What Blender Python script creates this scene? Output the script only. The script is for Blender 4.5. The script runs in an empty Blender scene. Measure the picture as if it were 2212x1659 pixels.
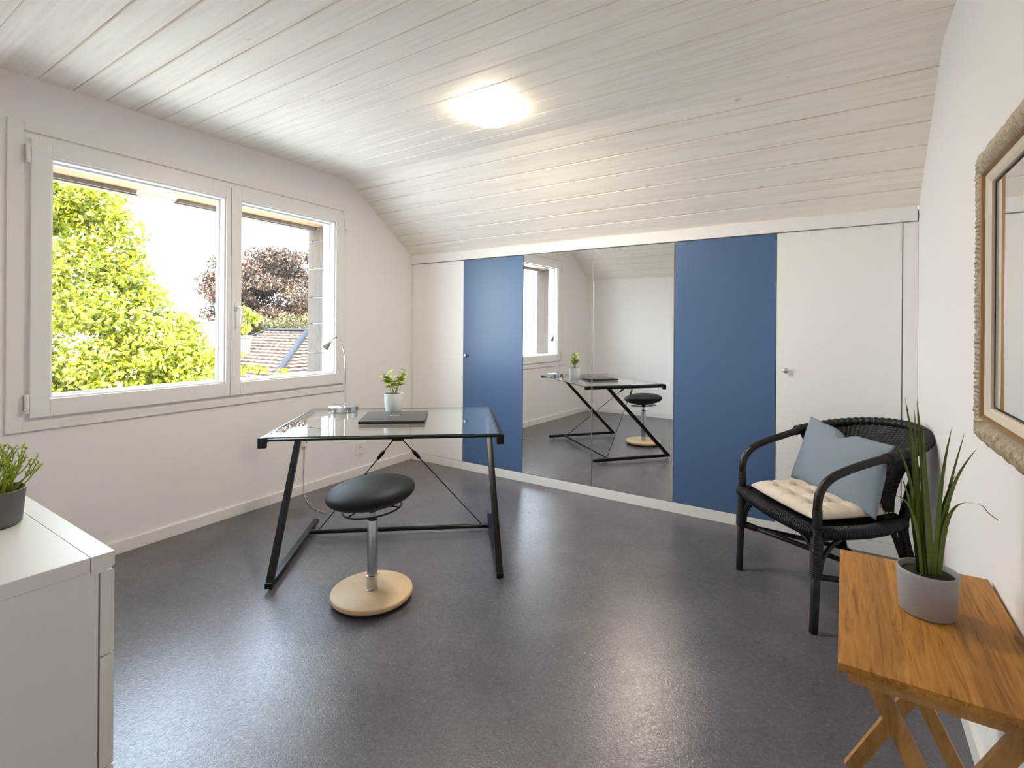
import bpy, bmesh, math, random
import numpy as np
from mathutils import Vector, Matrix, noise as mnoise

R = math.radians
rnd = random.Random(7)
C = bpy.context.scene.collection
scene = bpy.context.scene

# ------------------------------------------------------------------ camera, world, sun, exposure
CAM_H = 1.28
CAM = Vector((3.5087, -3.5574, CAM_H))
YAW = R(33.3309)
ROLL = R(0.4)
F_PX = 1090.7
fw = Vector((-math.sin(YAW), math.cos(YAW), 0))
rt = Vector((math.cos(YAW), math.sin(YAW), 0))
up = Vector((0, 0, 1))
rt2 = rt * math.cos(ROLL) + up * math.sin(ROLL)
up2 = -rt * math.sin(ROLL) + up * math.cos(ROLL)
cam_data = bpy.data.cameras.new('camera')
cam = bpy.data.objects.new('camera', cam_data)
C.objects.link(cam)
m = Matrix.Identity(4)
for i in range(3):
    m[i][0] = rt2[i]; m[i][1] = up2[i]; m[i][2] = -fw[i]; m[i][3] = CAM[i]
cam.matrix_world = m
cam_data.sensor_fit = 'HORIZONTAL'
cam_data.sensor_width = 36.0
cam_data.lens = F_PX * 36.0 / 2212.0
cam_data.shift_y = -(829.5 - 707.35) / 2212.0
cam_data.clip_start = 0.01
cam_data.clip_end = 300
scene.camera = cam

world = bpy.data.worlds.new('world')
scene.world = world
world.use_nodes = True
wn = world.node_tree
bgn = wn.nodes['Background']
wtc = wn.nodes.new('ShaderNodeTexCoord')
wsep = wn.nodes.new('ShaderNodeSeparateXYZ')
wramp = wn.nodes.new('ShaderNodeValToRGB')
wn.links.new(wtc.outputs['Generated'], wsep.inputs[0])
wn.links.new(wsep.outputs['Z'], wramp.inputs[0])
wramp.color_ramp.elements[0].position = 0.0
wramp.color_ramp.elements[0].color = (0.84, 0.92, 1.0, 1)
wramp.color_ramp.elements[1].position = 0.7
wramp.color_ramp.elements[1].color = (0.62, 0.79, 1.0, 1)
wn.links.new(wramp.outputs[0], bgn.inputs['Color'])
SKY = 6.0
bgn.inputs['Strength'].default_value = SKY

sun_d = bpy.data.lights.new('sun', 'SUN')
sun_d.energy = 12.0
sun_d.angle = R(0.6)
sun_d.color = (1.0, 0.93, 0.80)
sun = bpy.data.objects.new('sun', sun_d)
C.objects.link(sun)
sun.rotation_euler = Vector((-0.30, 0.58, -0.76)).to_track_quat('-Z', 'Y').to_euler()

vs = scene.view_settings
vs.view_transform = 'Standard'
vs.look = 'None'
vs.gamma = 1.0
vs.use_curve_mapping = False
vs.exposure = 1.42
cy = scene.cycles
cy.max_bounces = 14
cy.diffuse_bounces = 9
cy.glossy_bounces = 6
cy.transmission_bounces = 8
cy.transparent_max_bounces = 24
cy.sample_clamp_indirect = 12.0
cy.use_denoising = True
cy.caustics_reflective = True

# ------------------------------------------------------------------ materials
MATS = {}

def new_mat(name):
    mt = bpy.data.materials.new(name)
    mt.use_nodes = True
    return mt, mt.node_tree, mt.node_tree.nodes['Principled BSDF']

def setp(b, color=None, rough=None, metal=None, spec=None, trans=None, emit=None, estr=None, coat=None, sheen=None):
    if color is not None: b.inputs['Base Color'].default_value = (*color, 1)
    if rough is not None: b.inputs['Roughness'].default_value = rough
    if metal is not None: b.inputs['Metallic'].default_value = metal
    if spec is not None: b.inputs['Specular IOR Level'].default_value = spec
    if coat is not None: b.inputs['Coat Weight'].default_value = coat
    if sheen is not None: b.inputs['Sheen Weight'].default_value = sheen
    if emit is not None:
        b.inputs['Emission Color'].default_value = (*emit, 1)
        b.inputs['Emission Strength'].default_value = estr

def noise_bump(nt, b, scale=200.0, strength=0.1, dist=0.002, detail=4, vec=None, stretch=None):
    tc = nt.nodes.new('ShaderNodeTexCoord')
    src = tc.outputs['Object']
    if stretch:
        mp = nt.nodes.new('ShaderNodeMapping')
        mp.inputs['Scale'].default_value = stretch
        nt.links.new(src, mp.inputs[0]); src = mp.outputs[0]
    n = nt.nodes.new('ShaderNodeTexNoise')
    n.inputs['Scale'].default_value = scale
    n.inputs['Detail'].default_value = detail
    nt.links.new(src, n.inputs['Vector'])
    bp = nt.nodes.new('ShaderNodeBump')
    bp.inputs['Strength'].default_value = strength
    bp.inputs['Distance'].default_value = dist
    nt.links.new(n.outputs['Fac'], bp.inputs['Height'])
    nt.links.new(bp.outputs[0], b.inputs['Normal'])
    return n, src

def ramp(nt, fac, stops):
    r = nt.nodes.new('ShaderNodeValToRGB')
    els = r.color_ramp.elements
    els[0].position, els[0].color = stops[0][0], (*stops[0][1], 1)
    els[1].position, els[1].color = stops[-1][0], (*stops[-1][1], 1)
    for p, c in stops[1:-1]:
        e = els.new(p); e.color = (*c, 1)
    nt.links.new(fac, r.inputs[0])
    return r

def simple(name, color, rough=0.5, metal=0.0, spec=0.5, bump=None, **kw):
    if name in MATS: return MATS[name]
    mt, nt, b = new_mat(name)
    setp(b, color, rough, metal, spec, **kw)
    if bump: noise_bump(nt, b, *bump)
    MATS[name] = mt
    return mt

m_wall = simple('wall_paint', (0.83, 0.805, 0.785), 0.75, spec=0.25, bump=(60, 0.08, 0.002))
m_trim = simple('white_trim_paint', (0.80, 0.775, 0.745), 0.42, spec=0.4)
m_pvc = simple('white_window_frame', (0.80, 0.785, 0.765), 0.32, spec=0.45)
m_door = simple('white_door_lacquer', (0.84, 0.82, 0.795), 0.38, spec=0.45)
m_blue = simple('blue_door_lacquer', (0.070, 0.132, 0.262), 0.36, spec=0.5, bump=(400, 0.05, 0.0005))
m_black = simple('black_powder_coat', (0.006, 0.006, 0.0065), 0.36, spec=0.28)
m_blackpl = simple('black_plastic', (0.009, 0.009, 0.010), 0.5, spec=0.3)
m_rubber = simple('dark_rubber', (0.02, 0.02, 0.022), 0.7)
m_leather = simple('black_seat_leatherette', (0.008, 0.009, 0.011), 0.55, spec=0.30, bump=(900, 0.08, 0.0004))
m_chrome = simple('chrome', (0.74, 0.75, 0.78), 0.14, 1.0)
m_steel = simple('brushed_steel', (0.62, 0.61, 0.60), 0.26, 1.0)
m_alu = simple('aluminium_edge', (0.72, 0.72, 0.72), 0.3, 1.0)
m_mirror = simple('mirror_silver', (0.90, 0.91, 0.905), 0.0, 1.0)
m_dark = simple('dark_gap', (0.03, 0.027, 0.025), 0.8)
m_greypot = simple('grey_matte_pot', (0.34, 0.33, 0.345), 0.55, bump=(300, 0.05, 0.0005))
m_darkpot = simple('dark_grey_pot', (0.125, 0.122, 0.122), 0.5, bump=(300, 0.05, 0.0005))
m_whitepot = simple('white_ceramic_pot', (0.66, 0.70, 0.70), 0.28)
m_soil = simple('potting_soil', (0.030, 0.020, 0.012), 0.95, bump=(220, 1.0, 0.006))
m_grassleaf = simple('grass_leaf_green', (0.085, 0.135, 0.010), 0.42)
m_leaf = simple('bright_leaf_green', (0.36, 0.46, 0.05), 0.45)
m_succ = simple('yellow_green_stem', (0.27, 0.36, 0.025), 0.5)
m_stem = simple('pale_green_stem', (0.33, 0.36, 0.13), 0.5)
m_gold = simple('worn_gilt', (0.26, 0.145, 0.045), 0.42, 0.35)
m_liner = simple('cream_frame_liner', (0.66, 0.57, 0.46), 0.5)
m_laptop = simple('laptop_dark_lid', (0.085, 0.082, 0.082), 0.34, 0.4)
m_logo = simple('laptop_silver_mark', (0.85, 0.85, 0.85), 0.3, 0.3)
m_dresser = simple('white_foil_furniture', (0.78, 0.765, 0.745), 0.34, spec=0.35)
m_cable = simple('pale_grey_cable', (0.42, 0.38, 0.34), 0.5)
m_whiteplastic = simple('white_plastic', (0.78, 0.77, 0.75), 0.35)
m_stone = simple('sandstone_block', (0.125, 0.100, 0.082), 0.9, spec=0.1, bump=(14, 0.7, 0.02))
m_soffit = simple('tan_soffit_board', (0.42, 0.25, 0.13), 0.6, bump=(40, 0.1, 0.002))
m_lintel = simple('grey_blind_slat', (0.22, 0.19, 0.16), 0.5)
m_bark = simple('bark', (0.12, 0.085, 0.06), 0.9, bump=(20, 0.8, 0.02))
m_bounce_ground = simple('pale_bounce_ground', (0.46, 0.44, 0.41), 0.9)  # made-up pale tone for the ground, bounces daylight up to the ceiling
m_render = simple('house_render', (0.20, 0.18, 0.15), 0.8)
m_roofmetal = simple('roof_flashing', (0.026, 0.028, 0.033), 0.9, spec=0.05)
m_cushion = simple('cream_cotton', (0.64, 0.565, 0.47), 0.85, spec=0.2, bump=(700, 0.25, 0.0008))
m_pillow = simple('blue_grey_linen', (0.215, 0.262, 0.305), 0.9, spec=0.15, bump=(900, 0.5, 0.001))

def mat_floor():
    mt, nt, b = new_mat('grey_linoleum')
    tc = nt.nodes.new('ShaderNodeTexCoord')
    n1 = nt.nodes.new('ShaderNodeTexNoise'); n1.inputs['Scale'].default_value = 3.0; n1.inputs['Detail'].default_value = 6
    n2 = nt.nodes.new('ShaderNodeTexNoise'); n2.inputs['Scale'].default_value = 55.0; n2.inputs['Detail'].default_value = 5; n2.inputs['Distortion'].default_value = 2.2
    mp = nt.nodes.new('ShaderNodeMapping'); mp.inputs['Scale'].default_value = (1, 1, 1)
    nt.links.new(tc.outputs['Object'], mp.inputs[0])
    for n in (n1, n2): nt.links.new(mp.outputs[0], n.inputs['Vector'])
    r1 = ramp(nt, n1.outputs['Fac'], [(0.3, (0.098, 0.090, 0.098)), (0.7, (0.124, 0.114, 0.123))])
    r2 = ramp(nt, n2.outputs['Fac'], [(0.30, (0.80, 0.80, 0.80)), (0.52, (1.0, 1.0, 1.0)), (0.68, (1.15, 1.15, 1.15)), (0.76, (1.9, 1.9, 1.9))])
    mx = nt.nodes.new('ShaderNodeMix'); mx.data_type = 'RGBA'; mx.blend_type = 'MULTIPLY'; mx.inputs[0].default_value = 1.0
    nt.links.new(r1.outputs[0], mx.inputs[6]); nt.links.new(r2.outputs[0], mx.inputs[7])
    nt.links.new(mx.outputs[2], b.inputs['Base Color'])
    setp(b, rough=0.25, spec=0.6)
    n3 = nt.nodes.new('ShaderNodeTexNoise'); n3.inputs['Scale'].default_value = 85.0; n3.inputs['Detail'].default_value = 3; n3.inputs['Distortion'].default_value = 1.5
    nt.links.new(tc.outputs['Object'], n3.inputs['Vector'])
    bp = nt.nodes.new('ShaderNodeBump'); bp.inputs['Strength'].default_value = 0.30; bp.inputs['Distance'].default_value = 0.003
    nt.links.new(n3.outputs['Fac'], bp.inputs['Height']); nt.links.new(bp.outputs[0], b.inputs['Normal'])
    return mt
m_floor = mat_floor()

def mat_ceiling():
    mt, nt, b = new_mat('whitewashed_pine_boards')
    tc = nt.nodes.new('ShaderNodeTexCoord')
    mp = nt.nodes.new('ShaderNodeMapping'); mp.inputs['Scale'].default_value = (1.2, 22, 22)
    nt.links.new(tc.outputs['Object'], mp.inputs[0])
    n1 = nt.nodes.new('ShaderNodeTexNoise'); n1.inputs['Scale'].default_value = 1.6; n1.inputs['Detail'].default_value = 6; n1.inputs['Distortion'].default_value = 0.6
    nt.links.new(mp.outputs[0], n1.inputs['Vector'])
    r1 = ramp(nt, n1.outputs['Fac'], [(0.30, (0.84, 0.775, 0.70)), (0.52, (0.91, 0.855, 0.785)), (0.75, (0.935, 0.885, 0.82))])
    mp2 = nt.nodes.new('ShaderNodeMapping'); mp2.inputs['Scale'].default_value = (1.6, 3.3, 3.3)
    nt.links.new(tc.outputs['Object'], mp2.inputs[0])
    vo = nt.nodes.new('ShaderNodeTexVoronoi'); vo.inputs['Scale'].default_value = 1.35
    nt.links.new(mp2.outputs[0], vo.inputs['Vector'])
    r2 = ramp(nt, vo.outputs['Distance'], [(0.0, (0.60, 0.55, 0.49)), (0.028, (0.70, 0.66, 0.61)), (0.05, (1, 1, 1))])
    mx = nt.nodes.new('ShaderNodeMix'); mx.data_type = 'RGBA'; mx.blend_type = 'MULTIPLY'; mx.inputs[0].default_value = 0.85
    nt.links.new(r1.outputs[0], mx.inputs[6]); nt.links.new(r2.outputs[0], mx.inputs[7])
    nt.links.new(mx.outputs[2], b.inputs['Base Color'])
    setp(b, rough=0.5, spec=0.35)
    bp = nt.nodes.new('ShaderNodeBump'); bp.inputs['Strength'].default_value = 0.12; bp.inputs['Distance'].default_value = 0.002
    nt.links.new(n1.outputs['Fac'], bp.inputs['Height']); nt.links.new(bp.outputs[0], b.inputs['Normal'])
    return mt
m_ceil = mat_ceiling()

def mat_wood(name, cols, scale=(26, 1.6, 26), rough=0.5, knots=False, boards=None):
    mt, nt, b = new_mat(name)
    tc = nt.nodes.new('ShaderNodeTexCoord')
    mp = nt.nodes.new('ShaderNodeMapping'); mp.inputs['Scale'].default_value = scale
    nt.links.new(tc.outputs['Object'], mp.inputs[0])
    n1 = nt.nodes.new('ShaderNodeTexNoise'); n1.inputs['Scale'].default_value = 3.2; n1.inputs['Detail'].default_value = 9; n1.inputs['Roughness'].default_value = 0.62; n1.inputs['Distortion'].default_value = 1.1
    nt.links.new(mp.outputs[0], n1.inputs['Vector'])
    r1 = ramp(nt, n1.outputs['Fac'], cols)
    out = r1.outputs[0]
    if boards:
        # narrow glued staves of slightly different tone
        sp = nt.nodes.new('ShaderNodeSeparateXYZ'); nt.links.new(tc.outputs['Object'], sp.inputs[0])
        mt_ = nt.nodes.new('ShaderNodeMath'); mt_.operation = 'MULTIPLY'; mt_.inputs[1].default_value = boards
        nt.links.new(sp.outputs['X'], mt_.inputs[0])
        fl = nt.nodes.new('ShaderNodeMath'); fl.operation = 'FLOOR'; nt.links.new(mt_.outputs[0], fl.inputs[0])
        wn_ = nt.nodes.new('ShaderNodeTexWhiteNoise'); wn_.noise_dimensions = '1D'; nt.links.new(fl.outputs[0], wn_.inputs['W'])
        r3 = ramp(nt, wn_.outputs['Value'], [(0.0, (0.86, 0.84, 0.82)), (1.0, (1.12, 1.12, 1.1))])
        mx = nt.nodes.new('ShaderNodeMix'); mx.data_type = 'RGBA'; mx.blend_type = 'MULTIPLY'; mx.inputs[0].default_value = 1.0
        nt.links.new(out, mx.inputs[6]); nt.links.new(r3.outputs[0], mx.inputs[7]); out = mx.outputs[2]
    if knots:
        mp2 = nt.nodes.new('ShaderNodeMapping'); mp2.inputs['Scale'].default_value = (9, 3.0, 9)
        nt.links.new(tc.outputs['Object'], mp2.inputs[0])
        vo = nt.nodes.new('ShaderNodeTexVoronoi'); vo.inputs['Scale'].default_value = 1.1
        nt.links.new(mp2.outputs[0], vo.inputs['Vector'])
        r2 = ramp(nt, vo.outputs['Distance'], [(0.0, (0.30, 0.22, 0.16)), (0.05, (0.62, 0.52, 0.44)), (0.10, (1, 1, 1))])
        mx = nt.nodes.new('ShaderNodeMix'); mx.data_type = 'RGBA'; mx.blend_type = 'MULTIPLY'; mx.inputs[0].default_value = 0.9
        nt.links.new(out, mx.inputs[6]); nt.links.new(r2.outputs[0], mx.inputs[7]); out = mx.outputs[2]
    nt.links.new(out, b.inputs['Base Color'])
    setp(b, rough=rough, spec=0.35)
    bp = nt.nodes.new('ShaderNodeBump'); bp.inputs['Strength'].default_value = 0.15; bp.inputs['Distance'].default_value = 0.001
    nt.links.new(n1.outputs['Fac'], bp.inputs['Height']); nt.links.new(bp.outputs[0], b.inputs['Normal'])
    return mt
m_oak = mat_wood('oiled_oak', [(0.30, (0.17, 0.068, 0.010)), (0.44, (0.35, 0.155, 0.028)), (0.60, (0.44, 0.205, 0.042)), (0.78, (0.53, 0.27, 0.062))], rough=0.6, boards=18, knots=True)
m_oakleg = mat_wood('oiled_oak_legs', [(0.28, (0.25, 0.115, 0.032)), (0.5, (0.42, 0.21, 0.066)), (0.78, (0.52, 0.29, 0.11))], scale=(8, 8, 3))
m_ply = mat_wood('birch_plywood', [(0.3, (0.60, 0.41, 0.23)), (0.7, (0.66, 0.47, 0.28))], scale=(4, 14, 4), rough=0.42)

def mat_glass(name, tint, ior=1.45, refl=1.0):
    mt = bpy.data.materials.new(name); mt.use_nodes = True
    nt = mt.node_tree; nt.nodes.clear()
    out = nt.nodes.new('ShaderNodeOutputMaterial')
    tr = nt.nodes.new('ShaderNodeBsdfTransparent'); tr.inputs[0].default_value = (*tint, 1)
    gl = nt.nodes.new('ShaderNodeBsdfGlossy'); gl.inputs['Roughness'].default_value = 0.0
    gl.inputs['Color'].default_value = (refl, refl, refl, 1)
    # Schlick reflectance from the view angle, the same on both faces of the sheet
    ge = nt.nodes.new('ShaderNodeNewGeometry')
    dt = nt.nodes.new('ShaderNodeVectorMath'); dt.operation = 'DOT_PRODUCT'
    nt.links.new(ge.outputs['Incoming'], dt.inputs[0]); nt.links.new(ge.outputs['Normal'], dt.inputs[1])
    def mth(op, a, b_=None):
        n = nt.nodes.new('ShaderNodeMath'); n.operation = op
        for i_, q in enumerate((a, b_)):
            if q is None: continue
            if isinstance(q, (int, float)): n.inputs[i_].default_value = q
            else: nt.links.new(q, n.inputs[i_])
        return n.outputs[0]
    ca_ = mth('ABSOLUTE', dt.outputs['Value'])
    p5 = mth('POWER', mth('SUBTRACT', 1.0, ca_), 5.0)
    f0 = ((ior - 1) / (ior + 1)) ** 2
    fac = mth('ADD', mth('MULTIPLY', p5, 1 - f0), f0)
    mx = nt.nodes.new('ShaderNodeMixShader')
    nt.links.new(fac, mx.inputs[0]); nt.links.new(tr.outputs[0], mx.inputs[1]); nt.links.new(gl.outputs[0], mx.inputs[2])
    nt.links.new(mx.outputs[0], out.inputs[0])
    return mt
m_pane = mat_glass('window_glass', (0.97, 0.985, 0.98), 1.35)
m_tableglass = mat_glass('table_glass', (0.93, 0.955, 0.945), 1.5)
m_glassedge = simple('green_glass_edge', (0.05, 0.10, 0.085), 0.15)

def mat_lamp():
    mt, nt, b = new_mat('lit_opal_glass')
    setp(b, (0.9, 0.88, 0.84), 0.3, emit=(1.0, 0.86, 0.68), estr=8.5)
    return mt
m_lampglass = mat_lamp()

def mat_leafmass(name, stops, rough=0.5, transl=0.45):
    mt, nt, b = new_mat(name)
    g = nt.nodes.new('ShaderNodeAttribute'); g.attribute_name = 'tone'
    r = ramp(nt, g.outputs['Fac'], stops)
    nt.links.new(r.outputs[0], b.inputs['Base Color'])
    setp(b, rough=rough)
    out = nt.nodes['Material Output']
    tl = nt.nodes.new('ShaderNodeBsdfTranslucent')
    nt.links.new(r.outputs[0], tl.inputs[0])
    mx = nt.nodes.new('ShaderNodeMixShader'); mx.inputs[0].default_value = transl
    nt.links.new(b.outputs[0], mx.inputs[1]); nt.links.new(tl.outputs[0], mx.inputs[2])
    nt.links.new(mx.outputs[0], out.inputs[0])
    return mt
m_foliage = mat_leafmass('lime_foliage', [(0.0, (0.08, 0.092, 0.002)), (0.35, (0.19, 0.20, 0.005)), (0.7, (0.31, 0.31, 0.014)), (1.0, (0.52, 0.50, 0.11))])
m_copper = mat_leafmass('copper_foliage', [(0.0, (0.018, 0.010, 0.009)), (0.6, (0.065, 0.035, 0.020)), (1.0, (0.15, 0.085, 0.042))], transl=0.2)
m_hedge = mat_leafmass('olive_foliage', [(0.0, (0.03, 0.025, 0.008)), (1.0, (0.14, 0.11, 0.03))], transl=0.3)

def mat_carved():
    mt, nt, b = new_mat('carved_limed_wood')
    tc = nt.nodes.new('ShaderNodeTexCoord')
    n1 = nt.nodes.new('ShaderNodeTexNoise'); n1.inputs['Scale'].default_value = 60; n1.inputs['Detail'].default_value = 5
    nt.links.new(tc.outputs['Object'], n1.inputs['Vector'])
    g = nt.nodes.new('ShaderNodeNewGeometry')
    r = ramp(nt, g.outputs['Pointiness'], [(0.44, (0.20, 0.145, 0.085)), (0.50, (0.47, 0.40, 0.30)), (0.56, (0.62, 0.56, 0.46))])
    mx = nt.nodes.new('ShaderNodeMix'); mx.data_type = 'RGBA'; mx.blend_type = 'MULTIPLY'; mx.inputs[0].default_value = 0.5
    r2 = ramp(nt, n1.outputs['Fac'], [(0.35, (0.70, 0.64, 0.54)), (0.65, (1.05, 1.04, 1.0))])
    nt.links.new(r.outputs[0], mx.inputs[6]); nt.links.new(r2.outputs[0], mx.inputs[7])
    nt.links.new(mx.outputs[2], b.inputs['Base Color'])
    setp(b, rough=0.7)
    return mt
m_carved = mat_carved()

def mat_rattan(name, c0, c1, rough):
    mt, nt, b = new_mat(name)
    tc = nt.nodes.new('ShaderNodeTexCoord')
    n1 = nt.nodes.new('ShaderNodeTexNoise'); n1.inputs['Scale'].default_value = 18; n1.inputs['Detail'].default_value = 6
    nt.links.new(tc.outputs['Object'], n1.inputs['Vector'])
    r = ramp(nt, n1.outputs['Fac'], [(0.45, c0), (0.75, c1)])
    nt.links.new(r.outputs[0], b.inputs['Base Color'])
    setp(b, rough=rough, spec=0.34)
    return mt
m_rattan = mat_rattan('black_stained_rattan', (0.007, 0.0065, 0.0065), (0.032, 0.019, 0.011), 0.34)
m_wicker = mat_rattan('black_woven_wicker', (0.008, 0.008, 0.0095), (0.02, 0.018, 0.018), 0.42)

def mat_tiles():
    mt, nt, b = new_mat('clay_roof_tiles')
    tc = nt.nodes.new('ShaderNodeTexCoord')
    n1 = nt.nodes.new('ShaderNodeTexNoise'); n1.inputs['Scale'].default_value = 6; n1.inputs['Detail'].default_value = 6
    nt.links.new(tc.outputs['Object'], n1.inputs['Vector'])
    r = ramp(nt, n1.outputs['Fac'], [(0.3, (0.055, 0.040, 0.032)), (0.7, (0.13, 0.098, 0.078))])
    nt.links.new(r.outputs[0], b.inputs['Base Color'])
    setp(b, rough=0.95, spec=0.1)
    return mt
m_tiles = mat_tiles()

# ------------------------------------------------------------------ mesh helpers
def box(bm, a, b_, bev=0.0, mat=None):
    """axis aligned box from a to b_, optionally bevelled, transformed by mat"""
    vs_ = []
    for z in (a[2], b_[2]):
        for x, y in ((a[0], a[1]), (b_[0], a[1]), (b_[0], b_[1]), (a[0], b_[1])):
            vs_.append(bm.verts.new((x, y, z)))
    f = [(0, 3, 2, 1), (4, 5, 6, 7), (0, 1, 5, 4), (1, 2, 6, 5), (2, 3, 7, 6), (3, 0, 4, 7)]
    fs = [bm.faces.new([vs_[i] for i in q]) for q in f]
    if bev > 0:
        es = list({e for fc in fs for e in fc.edges})
        r = bmesh.ops.bevel(bm, geom=es, offset=bev, segments=2, affect='EDGES', profile=0.7)
        allv = list({v for fc in r['faces'] for v in fc.verts} | {v for v in vs_ if v.is_valid})
    else:
        allv = vs_
    if mat is not None:
        bmesh.ops.transform(bm, matrix=mat, verts=[v for v in allv if v.is_valid])
    return allv

def bar(bm, p, q, w, h, bev=0.0, upv=(0, 0, 1)):
    """rectangular bar of section w (side) x h (along upv) from p to q"""
    p, q = Vector(p), Vector(q)
    d = q - p; L = d.length; d.normalize()
    u_ = Vector(upv); s = d.cross(u_)
    if s.length < 1e-4: s = d.cross(Vector((1, 0, 0)))
    s.normalize(); t = s.cross(d).normalized()
    M = Matrix(((d.x, s.x, t.x, p.x), (d.y, s.y, t.y, p.y), (d.z, s.z, t.z, p.z), (0, 0, 0, 1)))
    return box(bm, (0, -w / 2, -h / 2), (L, w / 2, h / 2), bev, M)

def smooth_path(pts, n=8, closed=False):
    P = [Vector(p) for p in pts]
    out = []
    N = len(P)
    rng = range(N) if closed else range(N - 1)
    for i in rng:
        if closed:
            p0, p1, p2, p3 = P[(i - 1) % N], P[i], P[(i + 1) % N], P[(i + 2) % N]
        else:
            p1, p2 = P[i], P[i + 1]
            p0 = P[i - 1] if i > 0 else p1 * 2 - p2
            p3 = P[i + 2] if i + 2 < N else p2 * 2 - p1
        for k in range(n):
            t = k / n
            out.append(0.5 * ((2 * p1) + (-p0 + p2) * t + (2 * p0 - 5 * p1 + 4 * p2 - p3) * t * t + (-p0 + 3 * p1 - 3 * p2 + p3) * t ** 3))
    if not closed: out.append(P[-1].copy())
    return out

def tube(bm, pts, rad, seg=12, caps=True, closed=False, rfun=None, flat=1.0):
    """swept round tube; rad number or list or rfun(i, length_so_far)"""
    P = [Vector(p) for p in pts]; N = len(P)
    rings = []; prev = None; acc = 0.0
    for i in range(N):
        if closed: d = P[(i + 1) % N] - P[i - 1]
        elif i == 0: d = P[1] - P[0]
        elif i == N - 1: d = P[-1] - P[-2]
        else: d = P[i + 1] - P[i - 1]
        if i > 0: acc += (P[i] - P[i - 1]).length
        if d.length < 1e-9: d = Vector((0, 0, 1))
        d.normalize()
        if prev is None:
            a = Vector((0, 0, 1)) if abs(d.z) < 0.9 else Vector((1, 0, 0))
            s = d.cross(a).normalized()
        else:
            s = (prev - d * prev.dot(d))
            if s.length < 1e-6: s = d.cross(Vector((0, 1, 0)))
            s.normalize()
        prev = s; t = d.cross(s)
        r = rfun(i, acc) if rfun else (rad[i] if isinstance(rad, (list, tuple)) else rad)
        rings.append([bm.verts.new(P[i] + (s * math.cos(2 * math.pi * k / seg) + t * math.sin(2 * math.pi * k / seg) * flat) * r) for k in range(seg)])
    M_ = N if closed else N - 1
    for i in range(M_):
        a, b_ = rings[i], rings[(i + 1) % N]
        for k in range(seg):
            f = bm.faces.new((a[k], a[(k + 1) % seg], b_[(k + 1) % seg], b_[k])); f.smooth = True
    if caps and not closed:
        bm.faces.new(rings[0][::-1]); bm.faces.new(rings[-1])
    return rings

def lathe(bm, prof, seg=48, centre=(0, 0, 0), caps=True):
    c = Vector(centre); rings = []
    for r, z in prof:
        if r < 1e-6:
            rings.append([bm.verts.new(c + Vector((0, 0, z)))])
        else:
            rings.append([bm.verts.new(c + Vector((r * math.cos(2 * math.pi * k / seg), r * math.sin(2 * math.pi * k / seg), z))) for k in range(seg)])
    for a, b_ in zip(rings[:-1], rings[1:]):
        for k in range(seg):
            k2 = (k + 1) % seg
            if len(a) == 1 and len(b_) == 1: continue
            if len(a) == 1: f = bm.faces.new((a[0], b_[k2], b_[k]))
            elif len(b_) == 1: f = bm.faces.new((a[k], a[k2], b_[0]))
            else: f = bm.faces.new((a[k], a[k2], b_[k2], b_[k]))
            f.smooth = True
    if caps:
        for ring, flip in ((rings[0], True), (rings[-1], False)):
            if len(ring) > 1:
                bm.faces.new(ring[::-1] if flip else ring)
    return rings

def grid(bm, fn, nu, nv, closed_u=False, smooth=True):
    V = [[bm.verts.new(fn(i / nu, j / nv)) for j in range(nv + 1)] for i in range(nu if closed_u else nu + 1)]
    for i in range(nu):
        i2 = (i + 1) % len(V) if closed_u else i + 1
        for j in range(nv):
            f = bm.faces.new((V[i][j], V[i2][j], V[i2][j + 1], V[i][j + 1])); f.smooth = smooth
    return V

def mesh_obj(name, bm, mat, parent=None, sharp=None, recalc=True):
    if recalc: bmesh.ops.recalc_face_normals(bm, faces=bm.faces)
    me = bpy.data.meshes.new(name)
    bm.to_mesh(me); bm.free()
    o = bpy.data.objects.new(name, me)
    if isinstance(mat, (list, tuple)):
        for q in mat: me.materials.append(q)
    else:
        me.materials.append(mat)
    C.objects.link(o)
    if parent is not None: o.parent = parent
    if sharp is not None:
        for p in me.polygons: p.use_smooth = True
        me.set_sharp_from_angle(angle=R(sharp))
    return o

def thing(name, label, cat, loc=(0, 0, 0), rotz=0.0, group=None):
    o = bpy.data.objects.new(name, None); C.objects.link(o)
    o.empty_display_size = 0.05
    o.location = loc; o.rotation_euler = (0, 0, rotz)
    o['label'] = label; o['category'] = cat
    if group: o['group'] = group
    return o

def tag(o, label, cat, group=None):
    o['label'] = label; o['category'] = cat
    if group: o['group'] = group
    return o

def struct(o, label=None):
    o['kind'] = 'structure'
    if label: o['label'] = label
    return o

BM = bmesh.new

# ------------------------------------------------------------------ room shell
W = 3.850        # closet wall runs from x = 0 to W in the plane y = 0
ZC = 2.50        # flat ceiling
KY = 0.785       # depth of the slope in front of the closet
ZB, ZT = 1.885, 1.966
DEL = R(2.9025)  # the window wall is not quite square to the closet
YB = -3.66       # back wall
KB, ZKB = -2.90, 2.02
sd, cd = math.sin(DEL), math.cos(DEL)
WROT = -(math.pi / 2 - DEL)      # window wall frame: X along the wall, Y into the room

def ww(s, y, z):
    return Vector((s * sd + y * cd, -s * cd + y * sd, z))

bm = BM()
box(bm, (-0.9, YB - 0.2, -0.12), (W + 0.3, 0.75, 0.0))
struct(mesh_obj('floor', bm, m_floor), 'grey marbled linoleum floor')

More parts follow.
